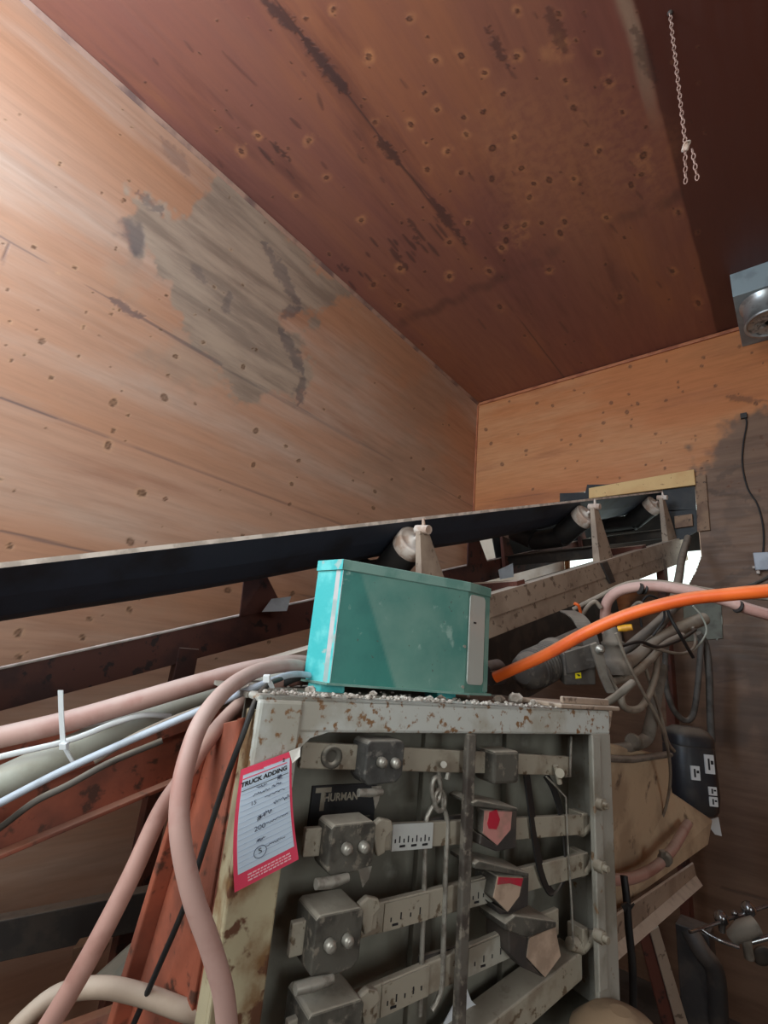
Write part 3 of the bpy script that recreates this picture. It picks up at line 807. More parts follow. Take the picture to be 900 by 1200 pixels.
obj('shackle', MB().tube(spline([kq(514, 912, .03), kq(513, 897, .03), kq(519, 889, .03), kq(525, 897, .03), kq(523, 913, .03)]), .006, 10).cyl(kq(520, 896, .0), kq(520, 896, .06), .006), M_NICKEL, hk)
for (c, w, h) in (((511, 925), 5, 14), ((515, 938), 6, 12)):
    obj('chain_link', MB().tube(spline([kq(c[0] + w * math.cos(q), c[1] + h * math.sin(q), .022) for q in [2 * math.pi * k / 10 for k in range(11)]], 3), .005, 8), M_NICKEL, hk)
obj('rod', MB().tube(spline([kq(517, 930, .022), kq(519, 945, .022), kq(524, 965, .022), kq(522, 1020, .02), kq(520, 1090, .02), kq(518, 1150, .02), kq(513, 1172, .02), kq(506, 1184, .02)], 6), .005, 8), M_NICKEL, hk)
obj('rod', MB().tube(spline([kq(510, 940, .026), kq(503, 952, .026), kq(499, 968, .026), kq(497, 1040, .026), kq(494, 1130, .026), kq(492, 1190, .026)], 6), .0045, 8), M_NICKEL, hk)

# black strap looped over the top beam, and thin wire beside it
strap = thing('strap', 'black rubber strap looped over the top weigh beam', 'strap', K(.62, .02, 1.2))
pth = spline([kq(617, 908, .025), kq(622, 945, .02), kq(628, 990, .018), kq(634, 1020, .018), kq(644, 1044, .02), kq(652, 1045, .024), kq(661, 1030, .028), kq(664, 1000, .03), kq(659, 960, .03), kq(650, 928, .03), kq(640, 909, .03)], 8)
obj('loop', MB().ribbon(pth, CB * .012 + CA * .030, .0035), M_BLACK, strap)
for u in (614, 636):
    obj('hook', MB().tube(spline([kq(u - 1, 884, .045), kq(u + 1, 887, .03), kq(u + 3, 905, .03), kq(u + 5, 912, .03)], 4), .0025, 6), M_DKSTEEL, strap)
tag(obj('wire_hanger', MB().tube([kq(640, 910, .02), kq(648, 918, .018), kq(663, 934, .015), kq(666, 1000, .015), kq(670, 1060, .015), kq(672, 1110, .015)], .0022, 6), M_NICKEL),
    'thin bent wire hanging beside the black strap', 'wire')
# folded white paper behind the lowest beam
pa = MB()
q0 = [kq(520, 1200, .08), kq(545, 1152, .09), kq(552, 1172, .08), kq(560, 1180, .075), kq(569, 1170, .09), kq(574, 1192, .085), kq(565, 1215, .08), kq(522, 1220, .08)]
pa.prism(q0, CB * .002)
tag(obj('folded_paper', pa, mat('white_paper', (214, 218, 222), .8, bump=0)), 'crumpled white paper lying behind the lowest weigh beam', 'paper')

# ------------------------------------------------------------------ teal instrument box
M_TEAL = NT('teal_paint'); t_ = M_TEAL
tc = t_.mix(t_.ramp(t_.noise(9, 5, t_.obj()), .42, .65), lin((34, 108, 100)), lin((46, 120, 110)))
tc = t_.mix(t_.math('MULTIPLY', t_.attr('pale_mask'), t_.ramp(t_.noise(7, 6, t_.obj()), .25, .7, .25, 1.0)), tc, lin((104, 142, 130)))
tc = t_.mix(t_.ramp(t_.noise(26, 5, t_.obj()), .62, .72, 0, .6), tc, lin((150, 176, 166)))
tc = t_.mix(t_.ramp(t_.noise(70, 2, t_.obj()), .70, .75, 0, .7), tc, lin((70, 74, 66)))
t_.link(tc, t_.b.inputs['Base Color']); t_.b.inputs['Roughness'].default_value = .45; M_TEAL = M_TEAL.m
M_TEALB = mat('lit_teal_paint', (56, 176, 178), .5, c2=(96, 196, 196), s2=16, c3=(150, 176, 172), s3=40, lo3=.60, hi3=.68, dust=(170, 196, 186), dk=.6)  # brighter copy of the teal, light from the left put into the colour
M_TEALE = mat('dusty_teal_edge', (112, 146, 136), .6, c2=(88, 130, 120), s2=14, dust=(170, 196, 186), dk=.6)
bl = at(386, 800, .95); br_ = at(544, 811, 1.078)
bx = nrm(np.array([br_[0] - bl[0], br_[1] - bl[1], 0])); by = np.cross(UP, bx); bw = float(np.hypot(br_[0] - bl[0], br_[1] - bl[1]))
BZ = 1.541; BH = .247; BD = .20
FB = (np.array([bl[0], bl[1], BZ]), bx, by, UP)
box = thing('instrument_box', 'teal painted metal instrument box with chamfered corners on top of the scale cabinet', 'box', FB[0] + bx * bw / 2 + by * .1 - UP * .02)
_l, _r2 = at(356, 794, 1.0) - FB[0], at(570, 816, 1.135) - FB[0]
LC = (float(_l @ bx), float(_l @ by)); RC = (float(_r2 @ bx), float(_r2 @ by))
_s = nrm((FB[0] + bx * LC[0] + by * LC[1] - EYE) * np.array([1, 1, 0])); BK = (LC[0] + .16 * float(_s @ bx) + .012, LC[1] + .16 * float(_s @ by))
plan = [LC, (0, 0), (bw, 0), RC, (RC[0], max(BD, RC[1] + .1)), BK]
o_, x_, y_, z_ = FB
P3 = lambda x, y, z: o_ + x_ * x + y_ * y + z_ * z


def shell(plan, z0, z1): return MB().prism([P3(x, y, z0) for x, y in plan], UP * (z1 - z0))


# main faces as a fine grid so the paler teal right of the diagonal has its own outline
def body_mesh():
    m = MB(); n = 40
    pl = plan
    nx, nz = 60, 40
    vs = [P3(bw * i / nx, 0, BH * j / nz) for i in range(nx + 1) for j in range(nz + 1)]
    fs = [(i * (nz + 1) + j, (i + 1) * (nz + 1) + j, (i + 1) * (nz + 1) + j + 1, i * (nz + 1) + j + 1) for i in range(nx) for j in range(nz)]
    m.add(vs, fs)
    pale_mask = [min(1.0, max(0.0, .5 + 45 * ((i / nx) - .10 - .36 * (1 - j / nz)))) for i in range(nx + 1) for j in range(nz + 1)]
    for a, b in ((pl[2], pl[3]), (pl[3], pl[4]), (pl[4], pl[5]), (pl[5], pl[0])):
        m.add([P3(*a, 0), P3(*b, 0), P3(*b, BH), P3(*a, BH)], [(0, 1, 2, 3)]); pale_mask += [.8] * 4
    m.add([P3(*q, 0) for q in pl][::-1], [tuple(range(6))]); pale_mask += [1] * 6
    return m, pale_mask


bm_, pale_mask = body_mesh()
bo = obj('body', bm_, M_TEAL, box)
at_ = bo.data.attributes.new('pale_mask', 'FLOAT', 'POINT'); at_.data.foreach_set('value', pale_mask)
ch = obj('chamfer_panel', MB().prism([P3(*plan[0], 0), P3(*plan[1], 0), P3(*plan[1], BH), P3(*plan[0], BH)], x_ * .004 + y_ * .004), M_TEALB, box)
ch['label'] = 'chamfered left panel, its strong side light put into brighter teal'
obj('highlight_strip', MB().prism([P3(LC[0] * .25, LC[1] * .25 - .0015, 0.001), P3(.001, -.0012, 0.001), P3(.001, -.0012, BH), P3(LC[0] * .25, LC[1] * .25 - .0015, BH)], y_ * .003), mat('pale_highlight', (186, 182, 182), .6, c2=(150, 170, 168), s2=20), box)  # corner highlight painted as a pale strip
grow = lambda pl, g: [(x + g * (1 if x > bw / 2 else -1), y + (g if y > .1 else -g)) for x, y in pl]
lid = obj('lid', shell(grow(plan, .003), BH - .020, BH + .003), M_TEALE, box, .002)
lidl = obj('lid_end', MB().prism([P3(x, y, BH - .0195) for x, y in ((LC[0] - .0045, LC[1] - .003), (-.0035, -.0045), (-.003, -.003), (LC[0] - .003, LC[1] - .001))], UP * .022), M_TEALB, lid)
lip = obj('bottom_lip', shell(grow(plan, .008), -.004, .0), M_TEALE, box)
obj('foot', MB().prism([P3(-.030, .045, -.028), P3(-.012, .018, -.028), P3(.042, .018, -.028), P3(.042, .06, -.028)], UP * .025), M_TEALB, box, .003)
obj('foot', MB().prism([P3(bw - .05, .03, -.028), P3(bw - .05, .09, -.028), P3(bw, .09, -.028), P3(bw, .03, -.028)], UP * .025), M_TEALB, box, .003)
# long sight window on the right chamfer
wxv = nrm(x_ * (RC[0] - bw) + y_ * RC[1]); wl = float(np.hypot(RC[0] - bw, RC[1])); wo = nrm(np.cross(wxv, UP))
FWN = (P3(bw, 0, 0), wxv, -wo if False else wo * -1, UP)
wx0, wx1 = wl * .06, wl * .76; wz0, wz1 = .018, .222
rp = []
for cx, cz, q0_ in ((wx1 - .010, wz1 - .010, 0), (wx0 + .010, wz1 - .010, 90), (wx0 + .010, wz0 + .010, 180), (wx1 - .010, wz0 + .010, 270)):
    for k in range(5):
        q = math.radians(q0_ + 22.5 * k); rp.append((cx + .010 * math.cos(q), cz + .010 * math.sin(q)))
M_GLASS = mat('dusty_window_pane', (176, 180, 174), .25, c2=(152, 150, 144), s2=10, bump=.02)
W3 = lambda x, z, l: FWN[0] + wxv * x + UP * z + wo * l
wn = obj('window', MB().prism([W3(x, z, .003) for x, z in rp], wo * -.0025), M_GLASS, box)
obj('window_surround', MB().prism([W3(wx1 + .003, .004, .0022), W3(wl - .001, .004, .0022), W3(wl - .001, BH - .022, .0022), W3(wx1 + .003, BH - .022, .0022)], wo * -.002), M_TEALE, box)
obj('needle', MB().prism([W3(x, z, .0042) for x, z in ((wx0 + .016, .155), (wx0 + .026, .155), (wx0 + .026, .159), (wx0 + .016, .159))], wo * -.001), M_INK, wn)
for x_s, z_s in ((-.006, .10), (-.006, .012)): obj('screw', MB().cyl(P3(bw + x_s, 0, z_s), P3(bw + x_s, -.004, z_s), .0035, seg=8), M_NICKEL, box)

# ------------------------------------------------------------------ gravel on the cabinet top
M_STONE = mat('pale_gravel', (190, 182, 172), .9, c2=(140, 130, 120), s2=30)
M_STONED = mat('brown_gravel', (120, 104, 90), .9, c2=(90, 78, 68), s2=30)


def pebble(mb, p, r, seed):
    q = random.Random(seed); pts = []
    for i in range(4):
        th = math.pi * (i + .5) / 4
        pts.append([np.array(p) + r * np.array([math.sin(th) * math.cos(f) * q.uniform(.75, 1.2), math.sin(th) * math.sin(f) * q.uniform(.75, 1.2), math.cos(th) * q.uniform(.5, .8)]) for f in [2 * math.pi * k / 6 + q.random() * .3 for k in range(6)]])
    mb.loft(pts[::-1], True, True, False)


gv = MB(); ZT = 1.526
for i in range(330):
    a = (.0 + .8 * rnd.random() ** 1.3) if i % 3 else rnd.choice((.04, .10, .17, .30, .36, .47, .60)) + rnd.gauss(0, .014); o = min(rnd.expovariate(1 / .05) + .004, .3); r = rnd.uniform(.0018, .0055)
    pebble(gv, K(a, o, (ZT if o < .06 else 1.522) + r * .5), r, i)
tag(obj('gravel', gv, M_STONE), 'loose pale gravel grit scattered along the top of the scale cabinet', 'gravel', kind='stuff')
GS = 'larger stones on the cabinet top'
for i, (u, v, off, r, l, m) in enumerate((
        (363, 812, .05, .011, 'larger pale stone in front of the left foot of the teal box', M_STONE),
        (437, 817, .05, .009, 'small pale stone right of the teal box foot, in front of the box', M_STONE),
        (504, 813, .06, .009, 'white stone under the front edge of the teal box', M_STONE),
        (517, 817, .06, .011, 'brown stone under the right half of the teal box front', M_STONED),
        (585, 822, .08, .016, 'brown stone right of the teal box, nearest to it', M_STONED),
        (604, 814, .10, .020, 'largest tan stone, right of the teal box under the orange hose', M_STONE),
        (625, 824, .06, .012, 'stone near the right end of the cabinet top', M_STONED))):
    a, z = kp(u, v, off); m = MB(); zt = ZT if off < .06 else 1.522
    pebble(m, K(a, off, zt + r * .62), r, 900 + i)
    tag(obj('stone', m, m_ := m and (M_STONE if m is None else (M_STONED if 'brown' in l else M_STONE))), l, 'stone', GS)

# ------------------------------------------------------------------ note sheet on the left post
M_PINK = mat('pink_print', (232, 70, 100), .75, bump=0); M_WHITE = mat('pale_note_paper', (206, 222, 238), .75, bump=0); M_WPINK = mat('white_print', (250, 200, 208), .75, bump=0)
PLN = mat('faint_rule', (170, 190, 214), .8, bump=0)
TL, TR, BR, BL = [np.array(kp(u, v, -.012)) for u, v in ((282.5, 902), (342, 880), (350, 1007), (275, 1046))]


def npt(s, t, lift=0.0):
    """s across 0..1, t down 0..1; the sheet bows away at its left edge"""
    top = TL + (TR - TL) * s; bot = BL + (BR - BL) * s; q = top + (bot - top) * t
    q = q + np.array([-.010 * math.sin(math.pi * t) * (1 - s) * .9 - .006 * math.sin(math.pi * t) * s, 0])
    return K(q[0], -.012 - .010 * math.sin(math.pi * t) * (1 - .6 * s) - lift, q[1])


def npatch(s0, s1, t0, t1, lift, th=.0006, n=12):
    m = MB(); vs = []; fs = []
    for side in (0, 1):
        for i in range(n + 1):
            for j in range(n + 1): vs.append(npt(s0 + (s1 - s0) * i / n, t0 + (t1 - t0) * j / n, lift if side else lift - th))
    N = n + 1; o = N * N
    for i in range(n):
        for j in range(n):
            a, b, c, d = i * N + j, i * N + j + 1, (i + 1) * N + j + 1, (i + 1) * N + j
            fs.append((a + o, b + o, c + o, d + o)); fs.append((d, c, b, a))
    for i in range(n):
        for (a, b) in ((i * N, (i + 1) * N), ((i + 1) * N + n, i * N + n), (i + 1, i), (n * N + i, n * N + i + 1)): fs.append((a, b, b + o, a + o))
    m.add(vs, fs); return m


note = thing('note_sheet', 'pink bordered notepad sheet with handwriting, taped to the left post of the cabinet', 'note', npt(.5, 1.0))
obj('sheet', npatch(0, 1, 0, 1, 0), M_PINK, note)
obj('writing_area', npatch(.06, .955, .055, .865, .0007, .0006), M_WHITE, note)
m = MB()
for i in range(15):
    t = .17 + i * .046
    m.add(npatch(.07, .95, t, t + .003, .0011, .0003, 6).v, npatch(.07, .95, t, t + .003, .0011, .0003, 6).f)
obj('ruled_lines', m, PLN, note)
m = MB()
for (s0, s1, t0) in ((.06, .90, .085), (.06, .42, .045), (.60, .95, .045)):
    q = npatch(s0, s1, t0, t0 + .008, .0012, .0003, 6); m.add(q.v, q.f)
obj('header_rules', m, M_PINK, note)
q = MB().add([npt(.27, .052, .0016), npt(.44, .06, .0016), npt(.405, .03, .0016), npt(.35, .015, .0016), npt(.30, .03, .0016)], [(0, 1, 2, 3, 4)]); obj('printed_emblem', q, M_PINK, note)


def nwrite(txt, s, t, size, m=M_INK, bold=.0, slant=0.0, sx=1.0):
    W_, H_ = .078, .170
    return obj('writing', text_mesh(txt, lambda x, y: npt(s + x * sx / W_ + slant * y, t - y / H_, .0016), size, bold), m, note)


INK2 = mat('blue_black_ink', (62, 72, 96), .7, bump=0)
nwrite('TRUCK ADDING', .47, .135, .0090, M_INK, .0004)
m = MB(); q = npatch(.06, .93, .185, .190, .0014, .0003, 6); obj('underline', MB().add(q.v, q.f), M_INK, note)


def scribble(s0, s1, t, h, seed, n=22):
    r = random.Random(seed); pts = [npt(s0 + (s1 - s0) * k / n + r.uniform(-.008, .008), t + h * r.uniform(-1, 1) * (1 if k % 2 else -.6), .0018) for k in range(n + 1)]
    return MB().tube(spline(pts, 3), .00035, 5)


for k, (s0, s1, t, h) in enumerate(((.33, .52, .205, .012), (.28, .58, .255, .014), (.62, .80, .250, .016), (.50, .86, .315, .010), (.72, .80, .195, .03),
                                    (.66, .95, .40, .022), (.40, .62, .455, .022), (.52, .90, .545, .010), (.36, .50, .66, .022), (.52, .82, .735, .012))):
    obj('writing', scribble(s0, s1, t, h, 40 + k, 14 + int((s1 - s0) * 30)), INK2, note)
nwrite('15', .30, .325, .0085, INK2); nwrite('200', .42, .555, .0100, INK2); nwrite('5', .41, .755, .0105, M_INK); nwrite('#', .41, .47, .0105, M_INK); nwrite('2', .83, .055, .007, M_INK, .0003)
obj('writing', MB().tube([npt(.41 + .10 * math.cos(q), .76 + .05 * math.sin(q), .0018) for q in [2 * math.pi * k / 20 for k in range(21)]], .0004, 5), INK2, note)
for k, t in enumerate((.905, .93, .955)):
    m = MB(); r = random.Random(k); s = .20
    while s < .86:
        w = r.uniform(.02, .07); q = npatch(s, s + w, t - .0055, t + .0055, .0012, .0004, 3); m.add(q.v, q.f); s += w + .014
    obj('small_print', m, M_WPINK, note)
tape = MB(); tape.prism([npt(.93, -.01, .003), npt(1.16, -.015, .004), npt(1.14, .07, .006), npt(1.0, .11, .003)], CB * .001)
obj('curled_corner', tape, mat('curled_white_corner', (226, 222, 214), .7, bump=0), note)

# ------------------------------------------------------------------ hoses and cables
M_HPINK = mat('faded_pink_hose', (188, 152, 142), .6, c2=(172, 130, 120), s2=7, c3=(178, 134, 124), s3=25, lo3=.5, hi3=.75, dust=(214, 196, 188), dk=.55, bump=.06)
M_HPINK2 = mat('dusty_pink_hose', (176, 134, 122), .65, c2=(150, 106, 94), s2=9, dust=(198, 178, 166), dk=.5, bump=.06)
M_CONDUIT = mat('grey_conduit', (170, 172, 160), .55, c2=(150, 148, 134), s2=8, dust=(196, 192, 180), dk=.5, bump=.05)
M_WCABLE = mat('pale_grey_cable', (186, 196, 208), .5, c2=(166, 174, 184), s2=20, bump=0)
M_ORHOSE = mat('orange_air_hose', (240, 108, 40), .4, c2=(228, 96, 38), s2=8, bump=.03, dust=(240, 180, 140), dk=.5)
M_TAPE = mat('tan_hose', (180, 160, 142), .65, c2=(160, 138, 120), s2=9, dust=(196, 182, 166), dk=.4, bump=.06)
M_ZIP = mat('white_nylon', (224, 228, 230), .5, bump=0)
M_DUSTHOSE = mat('dusty_grey_hose', (92, 86, 80), .75, c2=(68, 62, 56), s2=12, dust=(150, 138, 124), dk=.8)
M_DUSTHOSE2 = mat('pale_dusty_hose', (136, 124, 110), .75, c2=(112, 98, 86), s2=12, dust=(170, 158, 142), dk=.8)


def hose(name, label, cat, pts, r, m, seg=14, group=None, sub=8, flat=None):
    return tag(obj(name, MB().tube(pix(pts, sub), r, seg, flat), m), label, cat, group)


GH = 'hoses draped at the left of the cabinet'
hose('hose', 'faded pink hose lying highest on the left, running straight back behind the teal box', 'hose',
     [(-420, 930, .70), (-200, 905, .80), (-70, 880, .86), (0, 864, .86), (80, 845, .88), (160, 822, .92), (235, 800, .98), (300, 783, 1.06), (350, 777, 1.16), (385, 785, 1.22)], .019, M_HPINK, 18, GH)
hose('hose', 'faded pink hose looping over the column and down in front to the bottom edge', 'hose',
     [(375, 790, 1.08), (345, 780, 1.0), (305, 785, .90), (268, 806, .80), (238, 842, .72), (220, 888, .67), (211, 935, .64), (212, 985, .62), (226, 1050, .61), (247, 1110, .61), (262, 1165, .61), (268, 1225, .61)], .0133, M_HPINK, 20, GH)
hose('hose', 'faded pink hose slanting down to the lower left, behind the front loop', 'hose',
     [(390, 800, 1.12), (355, 795, 1.04), (312, 805, .95), (275, 832, .88), (240, 872, .82), (214, 912, .78), (188, 952, .75), (152, 1030, .70), (112, 1108, .66), (78, 1168, .64), (40, 1230, .63)], .0138, M_HPINK2, 18, GH)
hose('hose', 'tan hose arching along the bottom left corner', 'hose',
     [(-10, 1240, .66), (30, 1195, .68), (70, 1165, .70), (120, 1157, .71), (170, 1167, .72), (220, 1185, .72), (275, 1200, .73)], .0135, M_TAPE, 16, GH)
hose('conduit', 'thick grey plastic conduit under the pink hoses at the left edge', 'conduit',
     [(-420, 1080, .66), (-220, 1010, .74), (-80, 955, .80), (0, 919, .83), (80, 882, .88), (150, 852, .95), (220, 826, 1.04), (290, 806, 1.15), (330, 800, 1.2)], .030, M_CONDUIT, 22)
hose('cable', 'flat white cable between the pink hose and the grey conduit', 'cable', [(-380, 985, .66), (-60, 905, .80), (0, 887, .82), (80, 868, .85), (135, 847, .89), (170, 838, .92), (200, 840, .96)], .0052, M_ZIP, 10, sub=6, flat=(.5, 1))
hose('cable', 'pale grey cable running below the conduit up to the cabinet top', 'cable',
     [(-380, 1100, .62), (-60, 972, .74), (0, 941, .75), (70, 905, .77), (140, 873, .79), (210, 843, .81), (265, 820, .83), (305, 803, .85), (345, 790, .94), (380, 795, 1.05)], .0062, M_WCABLE, 12)
hose('cable', 'black cable dropping from the cabinet corner down the orange column', 'cable',
     [(330, 795, .90), (315, 802, .82), (300, 820, .765), (285, 860, .735), (266, 910, .72), (243, 980, .715), (217, 1060, .715), (185, 1135, .715), (150, 1215, .715)], .0045, M_BLACK, 10)
hose('cable', 'dark grey cable sagging under the pale cable at the left edge', 'cable',
     [(-320, 1120, .72), (-40, 995, .83), (0, 970, .83), (40, 940, .83), (80, 920, .84), (130, 893, .87), (190, 868, .92)], .006, M_DUSTHOSE, 10)
hose('cable', 'thin grey cable beside the conduit at the left', 'cable', [(110, 892, .82), (160, 862, .86), (220, 836, .93), (275, 818, 1.0), (320, 805, 1.1)], .006, M_DUSTHOSE2, 10)
for i, (pts, lab) in enumerate((([(330, 800, .98), (352, 792, 1.0), (375, 796, 1.02)], 'short black cable end tucked under the left of the teal box'),)):
    hose('cable', lab, 'cable', pts, .010, M_BLACK, 10)
# zip ties
zt = thing('cable_tie', 'white nylon tie round the pink hose and the conduit, its tail standing up', 'cable tie', at(76, 878, .80))
obj('tail', MB().ribbon(pix([(71, 809, .79), (72, 840, .79), (74, 872, .79)], 4), R[:, 0] * .0085, .0015), M_ZIP, zt)
obj('band', MB().ribbon(pix([(74, 872, .79), (80, 884, .795), (88, 897, .80)], 4), R[:, 0] * .0075, .0015), M_ZIP, zt)
c = at(75, 874, .785); obj('head', MB().box((c, R[:, 0], R[:, 1], R[:, 2]), (-.006, -.005, -.004), (.006, .005, .004)), M_ZIP, zt, .001)
zt = thing('cable_tie', 'white nylon tie round the cables at the corner of the cabinet top', 'cable tie', at(316, 800, .80))
obj('band', MB().ribbon(pix([(311, 793, .81), (316, 799, .805), (319, 806, .81)], 4), R[:, 0] * .008, .002), M_ZIP, zt)
c = at(313, 795, .80); obj('head', MB().box((c, R[:, 0], R[:, 1], R[:, 2]), (-.006, -.006, -.004), (.005, .006, .004)), M_ZIP, zt, .001)

hose('air_hose', 'bright orange air hose arching from the machinery to the right edge', 'hose',
     [(580, 794, 1.34), (600, 785, 1.32), (640, 767, 1.28), (690, 740, 1.22), (740, 719, 1.17), (800, 703, 1.12), (850, 697, 1.08), (905, 692, 1.04), (980, 686, 1.0), (1120, 690, .96), (1350, 740, .9), (1600, 900, .85), (1750, 1250, .82)], .0150, M_ORHOSE, 20)
GP = 'pink hoses at the right'
hose('hose', 'pink hose bending from brass fittings towards the right edge, behind the orange hose', 'hose',
     [(711, 742, 1.62), (709, 722, 1.62), (713, 703, 1.6), (730, 691, 1.57), (765, 687, 1.52), (810, 693, 1.45), (850, 704, 1.40), (885, 716, 1.36), (960, 735, 1.3), (1080, 760, 1.2), (1300, 850, 1.1), (1450, 1150, 1.05)], .0165, M_HPINK, 16, GP)
hose('hose', 'thin grey hose lying over the pink hose at the right', 'hose',
     [(672, 714, 1.75), (700, 700, 1.70), (735, 684, 1.66), (770, 682, 1.6), (820, 690, 1.52), (870, 698, 1.46), (960, 708, 1.4), (1080, 730, 1.3), (1280, 830, 1.2), (1400, 1150, 1.15)], .008, M_DUSTHOSE2, 12)
for i, (u, v) in enumerate(((750, 690), (755, 690), (865, 711))):
    c = at(u, v, 1.53 if u < 800 else 1.375)
    tag(obj('hose_band', MB().lathe(c - nrm(at(u + 5, v + (1 if u < 800 else 2), 1.53) - at(u, v, 1.53)) * .003, nrm(at(u + 5, v + (1 if u < 800 else 2), 1.53) - at(u, v, 1.53)), [(.017, 0), (.0185, .001), (.0185, .005), (.017, .006)], 16), M_BLACK),
        ('left one of the two black bands on the right pink hose', 'right one of the two black bands on the right pink hose', 'black band on the pink hose where it meets the right edge')[i], 'band', 'bands on the pink hose')

# ------------------------------------------------------------------ end wall: boards, flap, wire, junction box
M_PINE = mat('new_pine', (214, 176, 118), .6, c2=(204, 160, 104), s2=3, c3=(150, 104, 62), s3=40, lo3=.66, hi3=.72)
M_OLDB = mat('weathered_board', (138, 108, 84), .7, c2=(112, 84, 66), s2=7, c3=(84, 62, 48), s3=40)


def wall_poly(name, label, cat, px, th, m, y=EY, group=None, bevel=.002):
    pts = [on_y(u, v, y - th) for u, v in px]
    return tag(obj(name, MB().prism(pts, (0, th - .001, 0)), m, bevel=bevel), label, cat, group)


wall_poly('plank', 'pale pine plank nailed over the opening in the end wall', 'plank', [(690, 572), (813, 550), (815, 568), (690, 584)], .022, M_PINE, EY - .012)
flap = MB()
flap.prism([on_y(u, v, EY - .006) for u, v in ((656, 578), (686, 577), (688, 568), (814, 566), (816, 597), (773, 600), (735, 604), (705, 606), (656, 604))], (0, .005, 0))
flap.prism([on_y(u, v, EY - .006) for u, v in ((778, 598), (816, 597), (818, 622), (800, 632), (780, 634))], (0, .005, 0))
tag(obj('rubber_flap', flap, M_BLACK), 'black rubber flap hanging over the conveyor opening', 'flap')
wall_poly('board', 'weathered narrow board upright beside the opening', 'board', [(815, 558), (827, 556), (832, 621), (817, 623)], .018, M_OLDB)
wall_poly('wood_block', 'small wooden block with nail holes screwed over the rubber flap', 'block', [(790, 605), (811, 602), (812, 616), (791, 619)], .02, M_OLDB, EY - .007)
wall_poly('patch_board', 'greenish grey sheet below the wall opening, behind the cables', 'sheet', [(800, 690), (845, 702), (847, 748), (802, 752)], .01, mat('grey_green_sheet', (112, 112, 100), .7, c2=(90, 86, 76), s2=8))
tag(obj('added_pale_board', MB().prism([on_y(u, v, EY - .10) for u, v in ((557, 618), (660, 606), (662, 690), (558, 700))], (0, .012, 0)), M_CREAM, bevel=.002), 'added cream board filling the pale gap behind the conveyor', 'board')  # board put in to fill the pale gap behind the conveyor
M_GREYBOX = mat('grey_painted_box', (170, 174, 184), .45, c2=(150, 154, 164), s2=10)
jb = thing('junction_box', 'small pale grey junction box on the end wall at the right edge', 'junction box', on_y(893, 668, EY))
a, b = on_y(885, 668, EY - .05), on_y(912, 648, EY - .05)
obj('body', MB().box(FW, (a[0], EY - .05, a[2]), (b[0], EY, b[2] + .01)), M_GREYBOX, jb, .004)
obj('clamp', MB().cyl((a[0] + .012, EY - .03, a[2]), (a[0] + .012, EY - .03, a[2] - .02), .010, seg=12).cyl((a[0] - .012, EY - .03, a[2] + .02), (a[0], EY - .03, a[2] + .02), .008, seg=12), M_ROLLEND, jb)
wp = [on_y(u, v, EY - .012) for u, v in ((872, 487), (875, 496), (871, 520), (870, 545), (876, 572), (887, 590), (893, 610), (895, 630), (894, 650))]
wire = thing('wall_wire', 'dark wire hanging down the end wall into the junction box', 'wire', wp[-1])
obj('wire', MB().tube(spline(wp, 6), .0045, 8), M_BLACK, wire)
obj('staple', MB().box((wp[0], *FW[1:]), (-.02, -.012, -.02), (.016, .011, .016)), M_DKSTEEL, wire, .002)
wp = [on_y(u, v, EY - .012) for u, v in ((905, 672), (893, 680), (870, 688), (835, 692), (805, 690))]
tag(obj('cable', MB().tube(spline(wp, 6), .009, 8), M_DUSTHOSE), 'dusty cable sagging on the end wall below the junction box', 'cable')
wp = [at(u, v, 1.5) for u, v in ((889, 708), (895, 722), (903, 738))]

# ------------------------------------------------------------------ grey box with duct collar at ceiling
M_LBOX = mat('grey_sheet_metal', (138, 150, 154), .45, c2=(124, 134, 138), s2=8); M_LBOXD = M_LBOX
M_GALV = mat('galvanised_steel', (176, 178, 176), .35, .6, c2=(150, 150, 148), s2=14)
p0 = on_z(855, 322, CZ); q1 = on_y(859, 348, p0[1]); hb = CZ - q1[2]
dbx = thing('duct_box', 'grey sheet metal box fixed to the ceiling at the right edge, with a round collar', 'duct box', (p0[0] + .2, p0[1] + .2, CZ))
obj('body', MB().box(FW, (p0[0], p0[1], CZ - hb), (p0[0] + .5, EY - .004, CZ)), M_LBOX, dbx, .003)
c0 = at(905, 362, 2.95); c1 = at(905, 392, 2.95)
ax = nrm(on_z(905, 362, CZ - hb) - EYE)
cc_ = on_z(897, 356, CZ - hb - .012); cax = nrm(np.array([.0, -.12, -1.0]))
M_FOIL = mat('crumpled_foil', (190, 190, 186), .3, .7, c2=(120, 122, 120), s2=30, bump=1.0, bs=40)
cr = .115
col_ = obj('collar', MB().lathe(cc_ - UP * -.01, cax, [(cr * 1.0, -.02), (cr * 1.12, .0), (cr * 1.12, .012), (cr, .02), (cr * .97, .15), (cr * 1.03, .155), (cr * 1.03, .17), (cr * .9, .17), (cr * .88, .04)], 36), M_GALV, dbx)
foil = MB(); fr = []
for j in range(6):
    fr.append([cc_ + cax * (.142 + .012 * random.Random(j * 50 + k).random()) + (np.cross(cax, [0, 1, 0]) * math.cos(2 * math.pi * k / 30) + nrm(np.cross(cax, np.cross(cax, [0, 1, 0]))) * math.sin(2 * math.pi * k / 30)) * (cr * (.15 + .145 * j)) for k in range(30)])
foil.loft(fr, False, True, True); obj('foil_lining', foil, M_FOIL, col_)

# ------------------------------------------------------------------ chain hanging from the ceiling
top = on_z(785, 15, CZ); M_CHAIN = mat('pale_chain_steel', (190, 160, 148), .5, .3, c2=(160, 128, 116), s2=40, bump=0)


